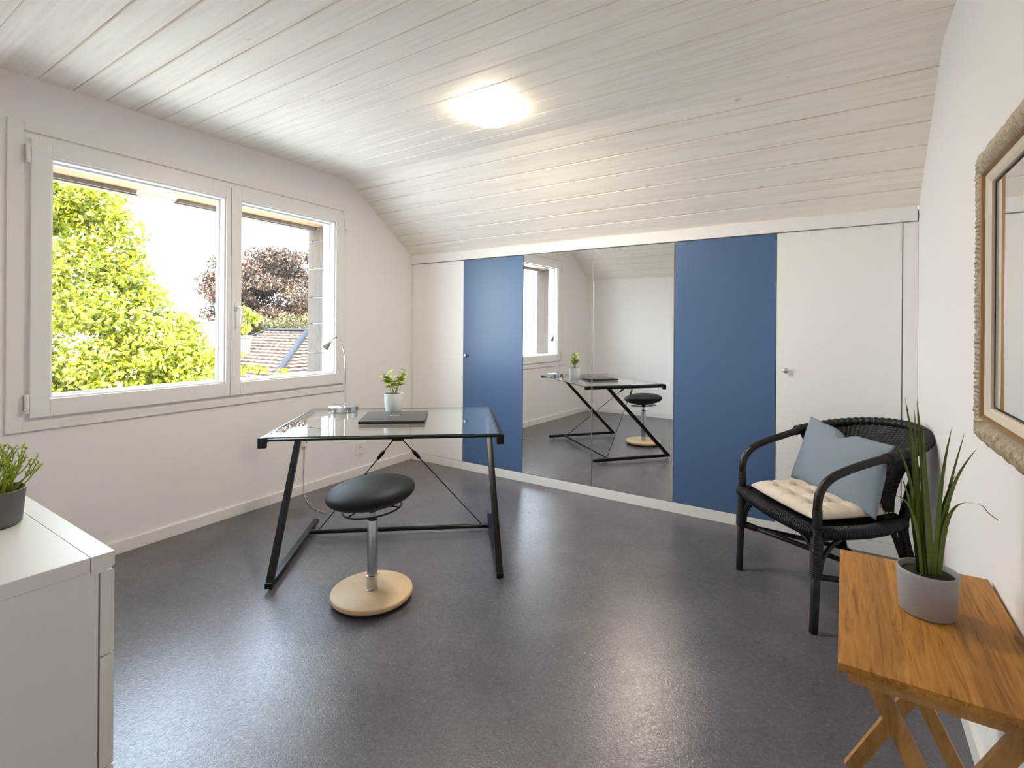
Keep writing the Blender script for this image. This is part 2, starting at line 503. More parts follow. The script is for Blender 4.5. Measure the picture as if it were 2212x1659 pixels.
# ceiling of tongue and groove boards running parallel to the closet
def ceiling_profile():
    prof = []                    # list of (y, z) from closet side to back, grooves included
    PITCH, G, DP = 0.1405, 0.0028, 0.010
    def run(p, q, start):
        p, q = Vector(p), Vector(q); L = (q - p).length; d = (q - p) / L
        nrm = Vector((-d.y, d.x))
        if nrm.y < 0: nrm = -nrm
        t = start; out = [p]
        while t < L - 0.03:
            c = p + d * t
            out += [c - d * (G + 0.0035), c - d * G + nrm * 0.003, c - d * G + nrm * DP, c + d * G + nrm * DP, c + d * G + nrm * 0.003, c + d * (G + 0.0035)]
            t += PITCH
        out.append(q)
        return out
    a = run((0.0, ZT - 0.002), (-KY + 0.03, ZC - 0.022), 0.135)
    b_ = run((-KY + 0.03, ZC - 0.022), (-KY - 0.03, ZC), 0.2)[1:]
    c = run((-KY - 0.03, ZC), (KB, ZC), 0.115)[1:]
    d = run((KB, ZC), (YB - 0.02, ZKB - 0.02), 0.14)[1:]
    return a + b_ + c + d
prof = ceiling_profile()
bm = BM()
x0, x1 = -0.1, W + 0.12
top = 0.05
A_ = [bm.verts.new((x0 + (0.0 if p.y > -0.2 else 0.0), p.x, p.y)) for p in prof]
B_ = [bm.verts.new((x1, p.x, p.y)) for p in prof]
for i in range(len(prof) - 1):
    bm.faces.new((A_[i], A_[i + 1], B_[i + 1], B_[i]))
# backing above
T0 = [(0.3, 2.9), (YB - 0.2, 2.9)]
ta = [bm.verts.new((x0, y, z)) for y, z in T0]; tb = [bm.verts.new((x1, y, z)) for y, z in T0]
bm.faces.new((ta[0], tb[0], tb[1], ta[1]))
bm.faces.new((A_[0], B_[0], tb[0], ta[0]))
bm.faces.new((A_[-1], ta[1], tb[1], B_[-1]))
struct(mesh_obj('ceiling', bm, m_ceil), 'whitewashed board ceiling with sloping side above the closet')

# right wall
bm = BM(); box(bm, (W, YB - 0.2, -0.1), (W + 0.2, 0.75, 3.0))
struct(mesh_obj('wall_right', bm, m_wall), 'plain white wall with the carved mirror')
bm = BM(); box(bm, (-0.4, YB - 0.2, -0.1), (W + 0.2, YB, 3.0))
struct(mesh_obj('wall_back', bm, m_wall), 'plain white wall opposite the closet')
bm = BM(); box(bm, (-0.4, 0.56, -0.1), (W + 0.2, 0.75, 3.0))
struct(mesh_obj('wall_closet', bm, m_wall), 'wall behind the closet')

# window wall with an opening, built in its own frame
OS0, OS1, OZ0, OZ1 = 0.865, 2.80, 0.84, 2.165
TH = 0.34
wf = thing('window_wall_frame', '', '', (0, 0, 0), WROT)
del wf['label'], wf['category']
bm = BM()
def wbox(a, b_, bev=0): return box(bm, a, b_, bev)
wbox((-0.7, -TH, -3.2), (OS0, 0, 3.0)); wbox((OS1, -TH, -3.2), (4.2, 0, 3.0))
wbox((OS0, -TH, -3.2), (OS1, 0, OZ0)); wbox((OS0, -TH, OZ1), (OS1, 0, 3.0))
bmesh.ops.remove_doubles(bm, verts=bm.verts, dist=1e-5)
wl = mesh_obj('wall_window', bm, m_wall); struct(wl, 'white wall with the double window'); wl.rotation_euler = (0, 0, WROT)
bpy.data.objects.remove(wf)

# baseboards
def board(name, f, label):
    b2 = BM(); f(b2); return struct(mesh_obj(name, b2, m_trim), label)
o = board('baseboard_window', lambda b: box(b, (0.012, 0.0, 0.0), (3.75, 0.012, 0.068), 0.002), 'low white baseboard under the window'); o.rotation_euler = (0, 0, WROT)
board('baseboard_right', lambda b: box(b, (W - 0.013, YB, 0), (W, -0.001, 0.07), 0.002), 'low white baseboard under the carved mirror')
board('baseboard_back', lambda b: box(b, (0.2, YB, 0), (W - 0.013, YB + 0.012, 0.07), 0.002), 'low white baseboard opposite the closet')

# ------------------------------------------------------------------ window
win = bpy.data.objects.new('window_1', None); C.objects.link(win); win.rotation_euler = (0, 0, WROT)
struct(win, 'white double casement window with trees behind')
def frame(bm, s0, s1, z0, z1, w, y0, y1, bev=0.002, wl_=None, wr=None, wt=None, wb=None):
    wl_ = w if wl_ is None else wl_; wr = w if wr is None else wr; wt = w if wt is None else wt; wb = w if wb is None else wb
    box(bm, (s0, y0, z0), (s0 + wl_, y1, z1), bev); box(bm, (s1 - wr, y0, z0), (s1, y1, z1), bev)
    box(bm, (s0 + wl_, y0, z0), (s1 - wr, y1, z0 + wb), bev); box(bm, (s0 + wl_, y0, z1 - wt), (s1 - wr, y1, z1), bev)
bm = BM(); frame(bm, 0.803, 2.873, 0.750, 2.272, 0.042, 0.0, 0.012, 0.0025, wr=0.06)
mesh_obj('window_casing', bm, m_trim, win)
bm = BM(); frame(bm, 0.835, 2.83, 0.785, 2.222, 0.075, -0.10, 0.005, 0.002)
frame(bm, 0.885, 2.77, 0.85, 2.15, 0.03, -0.155, -0.09, 0.002)
mesh_obj('window_frame', bm, m_pvc, win)
# sashes
def sash(s0, s1, gs0, gs1, gz0, gz1, label, hinge_s):
    b1 = BM()
    frame(b1, s0, s1, 0.815, 2.198, 0, -0.02, 0.026, 0.004, wl_=gs0 - s0, wr=s1 - gs1, wb=gz0 - 0.815, wt=2.198 - gz1)
    frame(b1, gs0 - 0.004, gs1 + 0.004, gz0 - 0.004, gz1 + 0.004, 0.014, -0.03, 0.012, 0.002)
    frame(b1, gs0 + 0.002, gs1 - 0.002, gz0 + 0.002, gz1 - 0.002, 0.018, -0.065, -0.038, 0.002)
    frame(b1, s0 + 0.03, s1 - 0.006, 0.84, 2.17, 0, -0.07, -0.02, 0.002, wl_=gs0 - s0 - 0.02, wr=s1 - gs1, wb=gz0 - 0.84 + .004, wt=2.17 - gz1 + .004)
    so = mesh_obj('window_sash', b1, m_pvc, win); so['label'] = label
    b1 = BM(); box(b1, (gs0 - 0.002, -0.036, gz0 - 0.002), (gs1 + 0.002, -0.032, gz1 + 0.002))
    mesh_obj('window_pane', b1, m_pane, so)
    for z in (0.90, 2.13):
        b1 = BM()
        tube(b1, [(hinge_s, 0.030, z - 0.045), (hinge_s, 0.030, z + 0.035)], 0.0085, 14)
        tube(b1, [(hinge_s, 0.030, z - 0.058), (hinge_s, 0.030, z - 0.047)], 0.0095, 14)
        box(b1, (hinge_s - 0.004, 0.010, z - 0.04), (hinge_s + 0.004, 0.030, z + 0.03))
        mesh_obj('hinge', b1, m_whiteplastic, so, sharp=40)
    return so
s_left = sash(1.7925, 2.790, 1.822, 2.712, 0.903, 2.122, 'wide window sash on the left', 2.803)
s_right = sash(0.845, 1.7885, 0.930, 1.722, 0.898, 2.122, 'narrower window sash with the handle', 0.836)
bm = BM()
HS, HZ = 1.757, 1.405
lathe(bm, [(0.0, 0.0), (0.0135, 0.0), (0.0135, 0.008), (0.011, 0.011), (0, 0.011)], 24)
for v in bm.verts: v.co.y *= 2.3
bmesh.ops.transform(bm, matrix=Matrix.Translation((HS, 0.026, HZ)) @ Matrix.Rotation(R(-90), 4, 'X'), verts=bm.verts)
pts = smooth_path([(HS, 0.034, HZ), (HS, 0.062, HZ), (HS - 0.006, 0.078, HZ - 0.012), (HS - 0.008, 0.080, HZ - 0.045), (HS - 0.008, 0.076, HZ - 0.115)], 6)
tube(bm, pts, 0.0068, 12)
mesh_obj('window_handle', bm, m_whiteplastic, s_right, sharp=50)

# exterior reveal: stone blocks, soffit board, slat and sill
bm = BM()
z = OZ0 - 0.02; k = 0
while z < OZ1 + 0.02:
    h = (0.235, 0.25, 0.22, 0.245)[k % 4]
    box(bm, (0.80, -TH - 0.04, z), (0.884, -0.156, min(z + h - 0.006, OZ1 + 0.05)), 0.008)
    z += h; k += 1
for v in bm.verts:
    n = mnoise.noise(Vector((v.co.z * 9, v.co.y * 9, v.co.x * 3)))
    v.co.x += 0.004 * n
mesh_obj('stone_jamb', bm, m_stone, win)
bm = BM(); box(bm, (OS1 - 0.03, -TH - 0.03, OZ0), (OS1 + 0.05, -0.156, OZ1 + 0.05), 0.004)
mesh_obj('stone_jamb', bm, m_stone, win)
bm = BM(); box(bm, (0.80, -0.30, 2.118), (2.85, -0.10, 2.15), 0.002)
mesh_obj('soffit_board', bm, m_soffit, win)
bm = BM(); box(bm, (0.84, -TH - 0.02, 2.086), (2.82, -0.30, 2.14), 0.003); box(bm, (0.84, -0.31, 2.094), (2.82, -0.285, 2.118), 0.003)
mesh_obj('blind_slat', bm, m_lintel, win)
bm = BM(); box(bm, (0.87, -TH - 0.05, 0.82), (2.80, -0.156, 0.862), 0.004)
mesh_obj('outer_sill', bm, simple('sill_metal', (0.55, 0.60, 0.68), 0.35, 0.6), win)

# ------------------------------------------------------------------ closet
closet = thing('built_in_closet', 'long white and blue built-in closet with two mirrored doors', 'closet', (0, 0, 0))
bm = BM(); box(bm, (0.02, 0.026, 0.0), (W - 0.002, 0.54, ZT - 0.005))
mesh_obj('carcass', bm, m_door, closet)
bm = BM(); box(bm, (0.004, -0.014, ZB), (W - 0.006, 0.03, ZT - 0.003), 0.0025)
mesh_obj('top_rail', bm, simple('matte_white_rail', (0.82, 0.80, 0.775), 0.65, spec=0.2), closet)
bm = BM(); box(bm, (0.003, -0.002, 0.0), (W - 0.004, 0.03, 0.070), 0.002)
mesh_obj('plinth', bm, m_trim, closet)
bm = BM(); box(bm, (0.002, 0.002, 0.072), (0.018, 0.03, ZB - 0.002), 0.001)
mesh_obj('filler_strip', bm, m_door, closet)
bm = BM(); box(bm, (3.783, 0.004, 0.072), (W - 0.001, 0.03, ZB - 0.004), 0.001)
mesh_obj('filler_strip', bm, m_door, closet)
DX = [0.021, 0.644, 1.278, 1.904, 2.521, 3.153, 3.780]
kinds = ['white', 'blue', 'mirror', 'mirror', 'blue', 'white']
for i, kd in enumerate(kinds):
    a, b_ = DX[i] + 0.0018, DX[i + 1] - 0.0018
    bm = BM()
    if kd == 'mirror':
        box(bm, (a, 0.004, 0.0735), (b_, 0.022, ZB - 0.004), 0.001)
        dr = mesh_obj('door', bm, m_alu, closet); dr['label'] = 'mirrored closet door'
        bm = BM(); box(bm, (a + 0.003, -0.001, 0.0755), (b_ - 0.003, 0.0035, ZB - 0.007))
        mesh_obj('mirror_pane', bm, m_mirror, dr)
    else:
        box(bm, (a, 0.001, 0.0735), (b_, 0.020, ZB - 0.005), 0.0012)
        dr = mesh_obj('door', bm, m_blue if kd == 'blue' else m_door, closet)
        dr['label'] = kd + ' closet door'
    kx = {1: 0.681, 5: 3.209}.get(i)
    if kx:
        bm = BM()
        lathe(bm, [(0, 0), (0.007, 0), (0.0065, 0.014), (0.015, 0.018), (0.0165, 0.022), (0.0165, 0.026), (0.014, 0.0285), (0.0, 0.0275)], 28)
        bmesh.ops.transform(bm, matrix=Matrix.Translation((kx, 0.002, 1.025)) @ Matrix.Rotation(R(90), 4, 'X'), verts=bm.verts)
        mesh_obj('knob', bm, m_steel, dr, sharp=50)

# ------------------------------------------------------------------ ceiling light
cl = thing('ceiling_light', 'round lit opal ceiling light on the white boards', 'lamp', (1.857, -1.285, ZC))
bm = BM(); lathe(bm, [(0.0, 0.0), (0.145, 0.0), (0.147, -0.018), (0.12, -0.02), (0.0, -0.02)], 48)
mesh_obj('base_plate', bm, m_whiteplastic, cl, sharp=40)
bm = BM()
pr = [(0.150, -0.012), (0.154, -0.024), (0.153, -0.034)]
for k in range(1, 13):
    a = k / 12 * math.pi / 2
    pr.append((0.153 * math.cos(a), -0.034 - 0.050 * math.sin(a)))
pr[-1] = (0.0, -0.084)
lathe(bm, pr, 56, caps=False)
mesh_obj('glass_shade', bm, m_lampglass, cl)

ld = bpy.data.lights.new('lamp_light', 'AREA'); ld.shape = 'DISK'; ld.size = 0.27; ld.energy = 10.5; ld.color = (1.0, 0.87, 0.74)
lo = bpy.data.objects.new('lamp_light', ld); C.objects.link(lo); lo.location = (1.857, -1.285, ZC - 0.088)

# ------------------------------------------------------------------ desk
DC = Vector((1.309, -1.4575, 0)); DA = R(39.5)
desk = thing('glass_desk', 'glass-topped desk on a black steel frame with crossed cables', 'desk', DC, DA)
HW, HD, ZG = 0.585, 0.432, 0.735
bm = BM(); box(bm, (-HW + 0.006, -HD, ZG - 0.008), (HW - 0.006, HD, ZG), 0.0008)
gt = mesh_obj('glass_top', bm, [m_tableglass, m_glassedge], desk)
for p in gt.data.polygons:
    if abs(p.normal.z) < 0.9: p.material_index = 1
for sgn in (-1, 1):
    bm = BM()
    xs = sgn * (HW + 0.000)
    bar(bm, (xs, -HD + 0.012, ZG - 0.020), (xs, HD - 0.01, ZG - 0.020), 0.036, 0.026, 0.005)
    mesh_obj('side_rail', bm, m_black, desk, sharp=50)
    bm = BM()
    box(bm, (xs - 0.019, -HD - 0.010, ZG - 0.055), (xs + 0.019, -HD + 0.014, ZG - 0.004), 0.004)
    mesh_obj('end_cap', bm, m_blackpl, desk, sharp=50)
    bm = BM()
    xl, xt = (-0.530, -0.572) if sgn < 0 else (0.583, 0.556)
    bar(bm, (xl, -0.478, 0.032), (xt, 0.165, 0.704), 0.034, 0.030, 0.004)
    mesh_obj('leg', bm, m_black, desk, sharp=50)
    bm = BM()
    bar(bm, (xl, -0.495, 0.032), (xl, 0.335, 0.032), 0.034, 0.026, 0.004)
    fr_ = mesh_obj('foot_rail', bm, m_black, desk, sharp=50)
    for d in (-0.47, 0.28):
        bm = BM(); lathe(bm, [(0.0, 0.0), (0.011, 0.0), (0.011, 0.007), (0.005, 0.009), (0.005, 0.022), (0, 0.022)], 16, (xl, d, 0.0))
        mesh_obj('levelling_foot', bm, m_chrome, fr_, sharp=40)
bm = BM(); bar(bm, (-HW + 0.01, -HD + 0.014, ZG - 0.019), (HW - 0.01, -HD + 0.014, ZG - 0.015), 0.014, 0.012, 0.002)
mesh_obj('front_rail', bm, m_black, desk, sharp=50)
bm = BM(); tube(bm, [(-0.530, 0.150, 0.034), (0.583, 0.150, 0.034)], 0.013, 16)
mesh_obj('stretcher', bm, m_black, desk, sharp=50)
bm = BM(); box(bm, (0.035, -HD + 0.016, ZG - 0.034), (0.095, -HD + 0.030, ZG - 0.012), 0.002)
mesh_obj('cable_anchor', bm, m_black, desk, sharp=40)
for sgn in (-1, 1):
    bm = BM()
    p = Vector((0.028 + sgn * 0.490, 0.150, 0.047)); q = Vector((0.065 + sgn * 0.016, -HD + 0.024, ZG - 0.022))
    tube(bm, [p, q], 0.0032, 8)
    ca = mesh_obj('cable', bm, m_black, desk)
    bm = BM(); tube(bm, [p.lerp(q, 0.80), p.lerp(q, 0.815), p.lerp(q, 0.865), p.lerp(q, 0.88)], [0.005, 0.0095, 0.0095, 0.005], 12)
    mesh_obj('turnbuckle', bm, m_black, ca)

# ------------------------------------------------------------------ laptop
lap = thing('laptop', 'closed dark laptop lying on the glass desk', 'laptop', (1.302, -1.448, ZG + 0.0005), R(39.5))
bm = BM(); box(bm, (-0.182, -0.163, 0.002), (0.182, 0.160, 0.011), 0.003)
mesh_obj('base', bm, m_blackpl, lap, sharp=40)
bm = BM(); box(bm, (-0.182, -0.163, 0.0115), (0.182, 0.160, 0.019), 0.0025)
lid = mesh_obj('lid', bm, m_laptop, lap, sharp=40)
bm = BM()
pts = smooth_path([(-0.030, -0.012, 0), (-0.018, 0.002, 0), (-0.006, 0.004, 0), (0.004, -0.006, 0), (0.014, 0.004, 0), (0.028, -0.004, 0)], 6)
tube(bm, [p + Vector((0, 0.02, 0.0192)) for p in pts], 0.0042, 8, flat=0.25)
for f in bm.faces: f.smooth = True
mesh_obj('lid_mark', bm, m_logo, lid)
bm = BM(); tube(bm, [(-0.13, 0.158, 0.0095), (0.13, 0.158, 0.0095)], 0.0045, 10)
mesh_obj('hinge_bar', bm, m_blackpl, lap)

# ------------------------------------------------------------------ desk lamp
dl = thing('desk_lamp', 'slim chrome gooseneck lamp on a round base, on the desk', 'lamp', (0.824, -1.439, ZG + 0.0005))
bm = BM(); lathe(bm, [(0, 0), (0.086, 0), (0.0925, 0.005), (0.0925, 0.032), (0.088, 0.035), (0.03, 0.037), (0.0, 0.037)], 56)
mesh_obj('base', bm, m_chrome, dl, sharp=35)
O = Vector((0.824, -1.439, ZG))
wp = [(0.831, -1.434, 0.766), (0.832, -1.434, 0.87), (0.832, -1.434, 0.997), (0.830, -1.436, 1.07), (0.822, -1.441, 1.130), (0.804, -1.453, 1.190), (0.786, -1.465, 1.212), (0.764, -1.480, 1.198), (0.752, -1.488, 1.178)]
bm = BM(); tube(bm, [p - O for p in smooth_path(wp, 6)], 0.0042, 10)
st = mesh_obj('gooseneck', bm, m_chrome, dl)
bm = BM(); lathe(bm, [(0, 0), (0.008, 0), (0.0085, 0.010), (0.006, 0.014), (0, 0.014)], 20, (0.007, 0.005, 0.036))
mesh_obj('collar', bm, m_chrome, dl, sharp=40)
bm = BM()
a = Vector((0.752, -1.488, 1.178)) - O; b_ = Vector((0.722, -1.506, 1.140)) - O; dn = (b_ - a).normalized()
tube(bm, [a - dn * 0.004, a, a.lerp(b_, 0.25), a.lerp(b_, 0.6), a.lerp(b_, 0.85), b_], [0.004, 0.008, 0.011, 0.016, 0.022, 0.023], 24, caps=True)
sh = mesh_obj('lamp_shade', bm, m_chrome, dl, sharp=50)

# ------------------------------------------------------------------ plant on the desk
def leaf(bm, base, d, n, L, Wd, bend=0.2, seg=5, fold=0.12):
    """pointed oval leaf blade with a folded midrib"""
    d = Vector(d).normalized(); n = Vector(n); n = (n - d * n.dot(d)).normalized(); s = d.cross(n)
    rows = []
    for i in range(seg + 1):
        t = i / seg
        w_ = Wd * 0.5 * (math.sin(math.pi * min(1.0, t ** 0.8 * 0.97 + 0.03)) ** 0.8) + 0.0002
        c = Vector(base) + d * (L * t) - n * (bend * L * t * t)
        rows.append([bm.verts.new(c - s * w_ + n * w_ * fold * 2), bm.verts.new(c), bm.verts.new(c + s * w_ + n * w_ * fold * 2)])
    for a, b_ in zip(rows[:-1], rows[1:]):
        for k in (0, 1):
            f = bm.faces.new((a[k], a[k + 1], b_[k + 1], b_[k])); f.smooth = True

def pot(parent, prof, mat, seg=48):
    bm = BM(); lathe(bm, prof, seg); return mesh_obj('pot', bm, mat, parent, sharp=45)

hp = thing('potted_herb', 'small bright green plant in a white pot on the desk', 'plant', (1.122, -1.289, ZG + 0.0005))
pot(hp, [(0, 0), (0.040, 0), (0.045, 0.004), (0.052, 0.020), (0.0575, 0.060), (0.0590, 0.118), (0.0590, 0.1215), (0.055, 0.1215), (0.0545, 0.105), (0, 0.105)], m_whitepot)
bm = BM(); lathe(bm, [(0, 0.1055), (0.054, 0.1055), (0.052, 0.111), (0.02, 0.113), (0, 0.113)], 32); mesh_obj('soil', bm, m_soil, hp)
bs, bl = BM(), BM()
r3 = random.Random(11)
imr = Vector((rt.x, rt.y, 0)); imf = Vector((fw.x, fw.y, 0))
stems = [(-0.010, -0.062, 0.235), (0.0, -0.02, 0.205), (0.006, 0.030, 0.225), (0.010, 0.064, 0.262), (0.0, -0.035, 0.25), (0.004, 0.055, 0.225), (-0.005, 0.012, 0.19)]
for j, (b0, e, h) in enumerate(stems):
    depth = r3.uniform(-0.04, 0.04)
    p0 = imr * b0 + Vector((0, 0, 0.110)); p1 = imr * e + imf * depth + Vector((0, 0, h))
    mid = p0.lerp(p1, 0.5) + Vector((0, 0, 0.012))
    path = smooth_path([p0, mid, p1], 6)
    tube(bs, path, [0.0032 - 0.0018 * i / (len(path) - 1) for i in range(len(path))], 8)
    nl = 7
    for q in range(nl):
        t = 0.45 + 0.55 * q / (nl - 1)
        c = path[int(t * (len(path) - 1))]
        az = r3.uniform(0, 6.28)
        d = Vector((math.cos(az), math.sin(az), r3.uniform(0.0, 0.9)))
        leaf(bl, c, d, (d.x * -0.4 + r3.uniform(-.4, .4), d.y * -0.4 + r3.uniform(-.4, .4), 1), r3.uniform(0.036, 0.054), r3.uniform(0.026, 0.037), 0.35, 6)
mesh_obj('stems', bs, m_stem, hp); mesh_obj('leaves', bl, m_leaf, hp, recalc=False)

# ------------------------------------------------------------------ wobble stool
SC = Vector((1.656, -1.926, 0))
stool = thing('wobble_stool', 'black cushioned stool with chrome post and round plywood base', 'stool', SC)
bm = BM(); lathe(bm, [(0, 0.0), (0.165, 0.0), (0.176, 0.004), (0.181, 0.012), (0.181, 0.019), (0, 0.019)], 72)
mesh_obj('rubber_foot', bm, m_rubber, stool, sharp=40)
bm = BM(); lathe(bm, [(0, 0.0195), (0.184, 0.0195), (0.1875, 0.023), (0.1885, 0.029), (0.1885, 0.036), (0.187, 0.041), (0.184, 0.043), (0, 0.043)], 96)
mesh_obj('base', bm, m_ply, stool, sharp=40)
bm = BM(); lathe(bm, [(0.0, 0.043), (0.0265, 0.043), (0.0265, 0.046), (0.0245, 0.047), (0.0245, 0.105), (0.0275, 0.107), (0.0275, 0.112), (0.0240, 0.114), (0.0240, 0.366), (0.0225, 0.370), (0.0225, 0.366), (0, 0.366)], 40)
mesh_obj('post', bm, simple('satin_chrome_post', (0.52, 0.53, 0.57), 0.2, 1.0), stool, sharp=35)
bm = BM(); lathe(bm, [(0.0, 0.366), (0.0215, 0.366), (0.0205, 0.374), (0.0155, 0.377), (0.0, 0.377)], 32)
mesh_obj('bushing', bm, m_blackpl, stool, sharp=40)
bm = BM(); lathe(bm, [(0.0, 0.377), (0.0125, 0.377), (0.0125, 0.415), (0, 0.415)], 32)
mesh_obj('piston', bm, m_chrome, stool, sharp=35)
# seat group tilts slightly up to the right of the picture
tilt = Matrix.Rotation(R(-5.5), 4, imf)
Tm = Matrix.Translation((0, 0, 0.415)) @ tilt @ Matrix.Translation((0, 0, -0.415))
bm = BM(); lathe(bm, [(0.0, 0.408), (0.018, 0.408), (0.021, 0.425), (0.040, 0.452), (0.0, 0.452)], 32); bmesh.ops.transform(bm, matrix=Tm, verts=bm.verts)
mesh_obj('seat_socket', bm, m_blackpl, stool, sharp=40)
bm = BM()
prf = []
for k in range(25):
    a = -math.pi / 2 + math.pi * k / 24
    rr = 0.205 * (max(0.0, math.cos(a)) ** 0.85)
    prf.append((rr, 0.502 + (0.060 if a > 0 else 0.064) * math.sin(a)))
prf[0] = (0, prf[0][1]); prf[-1] = (0, prf[-1][1] - 0.002)
lathe(bm, prf, 72, caps=False); bmesh.ops.transform(bm, matrix=Tm, verts=bm.verts)
mesh_obj('seat', bm, m_leather, stool)
bm = BM()
rp = [(0.135 * math.cos(a), 0.135 * math.sin(a), 0.424) for a in [i / 40 * 2 * math.pi for i in range(40)]]
tube(bm, rp, 0.0042, 8, closed=True)
for a in (0.4, 2.5, 4.6):
    tube(bm, [(0.02 * math.cos(a), 0.02 * math.sin(a), 0.445), (0.134 * math.cos(a), 0.134 * math.sin(a), 0.424)], 0.0035, 8)
bmesh.ops.transform(bm, matrix=Tm, verts=bm.verts)
mesh_obj('lever_ring', bm, m_black, stool)

# ------------------------------------------------------------------ rattan armchair (local: X = width, Y = back, Z up)
MC = Vector((3.219, -0.864, 0)); CA = math.atan2(-0.7695, 0.6386)
chair = thing('rattan_armchair', 'low black rattan armchair with woven round back', 'chair', MC, CA)
HWc = 0.281
def wrapfun(r0, amp, pitch):
    return lambda i, L: r0 + amp * abs(math.sin(math.pi * L / pitch))
def dense(p, q, step):
    p, q = Vector(p), Vector(q); n = max(2, int((q - p).length / step)); return [p.lerp(q, i / n) for i in range(n + 1)]
def resample(pts, step):
    out = [pts[0]]
    for a, b_ in zip(pts[:-1], pts[1:]):
        n = max(1, int(round((b_ - a).length / step)))
        out += [a.lerp(b_, (i + 1) / n) for i in range(n)]
    return out
# front legs rising into the arms
rim = []
def rimpt(t):      # t 0..1 from the left arm joint around the back to the right arm joint
    a = math.pi * t
    x_ = -0.300 * math.cos(a) * (1.0 + 0.03 * math.sin(a))
    y_ = 0.36 + 0.345 * math.sin(a) ** 0.9 if 0 < t < 1 else 0.36
    z_ = 0.738 + 0.075 * math.sin(a)
    return Vector((x_, y_, z_))
for sgn in (-1, 1):
    bm = BM()
    X = sgn * HWc
    arm = smooth_path([(X, 0.028, 0.40), (X, 0.028, 0.545), (X, 0.046, 0.605), (X, 0.088, 0.648), (X, 0.15, 0.676), (X, 0.24, 0.704), (sgn * 0.286, 0.325, 0.727), (sgn * 0.297, 0.40, 0.745)], 8)
    tube(bm, arm, 0.0175, 16)
    mesh_obj('arm', bm, m_rattan, chair)
    bm = BM()
    tube(bm, [(X, 0.012, 0.0), (X, 0.013, 0.02), (X, 0.028, 0.41)], [0.0165, 0.0175, 0.0185], 16)
    lg = mesh_obj('leg', bm, m_rattan, chair); lg['label'] = 'front leg'
    bm = BM(); pts = dense((X, 0.020, 0.235), (X, 0.028, 0.44), 0.002)
    tube(bm, pts, 0, 14, rfun=wrapfun(0.0225, 0.0030, 0.008))
    mesh_obj('binding', bm, m_wicker, lg)
    bm = BM(); pts = [p for p in resample(arm, 0.0025)]
    sel = [p for p in pts if 0.44 < p.z < 0.52 and p.y < 0.06]
    tube(bm, sel, 0, 14, rfun=wrapfun(0.0182, 0.0018, 0.008))
    mesh_obj('binding', bm, m_wicker, lg)
    bm = BM()
    sel = [p for p in pts if 0.325 < p.y < 0.375]
    tube(bm, sel, 0, 14, rfun=wrapfun(0.0195, 0.0022, 0.009))
    mesh_obj('binding', bm, m_wicker, lg)
    # curved braces from the leg to the seat rails
    bm = BM()
    tube(bm, smooth_path([(X - sgn * 0.016, 0.028, 0.255), (X - sgn * 0.022, 0.028, 0.31), (X - sgn * 0.055, 0.026, 0.365), (X - sgn * 0.095, 0.020, 0.392)], 6), 0.0105, 10)
    mesh_obj('brace', bm, m_rattan, chair)
    bm = BM()
    tube(bm, smooth_path([(X, 0.040, 0.255), (X, 0.052, 0.31), (X, 0.095, 0.365), (X, 0.135, 0.390)], 6), 0.0105, 10)
    mesh_obj('brace', bm, m_rattan, chair)
    # rear leg sweeping outward to floor and up to the rim
    bm = BM()
    rl = smooth_path([(sgn * 0.235, 0.600, 0.0), (sgn * 0.215, 0.545, 0.20), (sgn * 0.205, 0.500, 0.38), (sgn * 0.225, 0.505, 0.52), (sgn * 0.262, 0.50, 0.65), (sgn * 0.285, 0.44, 0.735)], 14)
    tube(bm, resample(rl, 0.003), 0, 14, rfun=lambda i, L: 0.0195 + (0.0022 * abs(math.sin(math.pi * L / 0.009)) if L > 0.22 else 0))
    lg = mesh_obj('leg', bm, m_wicker, chair); lg['label'] = 'rear leg'
    bm = BM()
    tube(bm, smooth_path([(sgn * 0.222, 0.57, 0.10), (sgn * 0.215, 0.50, 0.24), (sgn * 0.215, 0.44, 0.385)], 6), 0.012, 10)
    mesh_obj('brace', bm, m_rattan, chair)
    # side stretcher
    bm = BM()
    tube(bm, [(X, 0.03, 0.235), (sgn * 0.222, 0.565, 0.12)], 0.0125, 12)
    mesh_obj('stretcher', bm, m_rattan, chair)
bm = BM(); tube(bm, [(-0.222, 0.565, 0.12), (0.222, 0.565, 0.12)], 0.0125, 12); mesh_obj('stretcher', bm, m_rattan, chair)
bm = BM(); tube(bm, [(-0.28, 0.03, 0.243), (0.222, 0.565, 0.128)], 0.0125, 12)
tube(bm, dense((-0.27, 0.04, 0.241), (-0.235, 0.078, 0.233), 0.003), 0.0175, 12)
mesh_obj('stretcher', bm, m_rattan, chair)
# woven seat frame
sp = smooth_path([(-0.262, 0.02, 0.418), (0, 0.006, 0.412), (0.262, 0.02, 0.418), (0.282, 0.045, 0.418), (0.285, 0.26, 0.420), (0.225, 0.46, 0.420), (0.19, 0.485, 0.42), (0, 0.49, 0.42), (-0.19, 0.485, 0.42), (-0.225, 0.46, 0.42), (-0.285, 0.26, 0.42), (-0.282, 0.045, 0.418)], 10, closed=True)
sp2 = resample(sp + [sp[0]], 0.0024)[:-1]
bm = BM(); tube(bm, sp2, 0, 16, closed=True, caps=False, rfun=lambda i, L: 0.0262 + 0.0034 * math.sin(2 * math.pi * L / 0.0115))
sf = mesh_obj('seat_frame', bm, m_wicker, chair)
bm = BM()
def seatfn(u_, v_):
    x_ = (u_ - 0.5) * 0.54; y_ = 0.02 + v_ * 0.46
    lim = 0.275 - max(0, (y_ - 0.26)) * 0.35
    x_ = x_ * lim / 0.27
    return Vector((x_, y_, 0.430 + 0.0012 * math.sin(u_ * 230) * math.sin(v_ * 200)))
grid(bm, seatfn, 60, 60)
sg = mesh_obj('woven_seat', bm, m_wicker, chair)
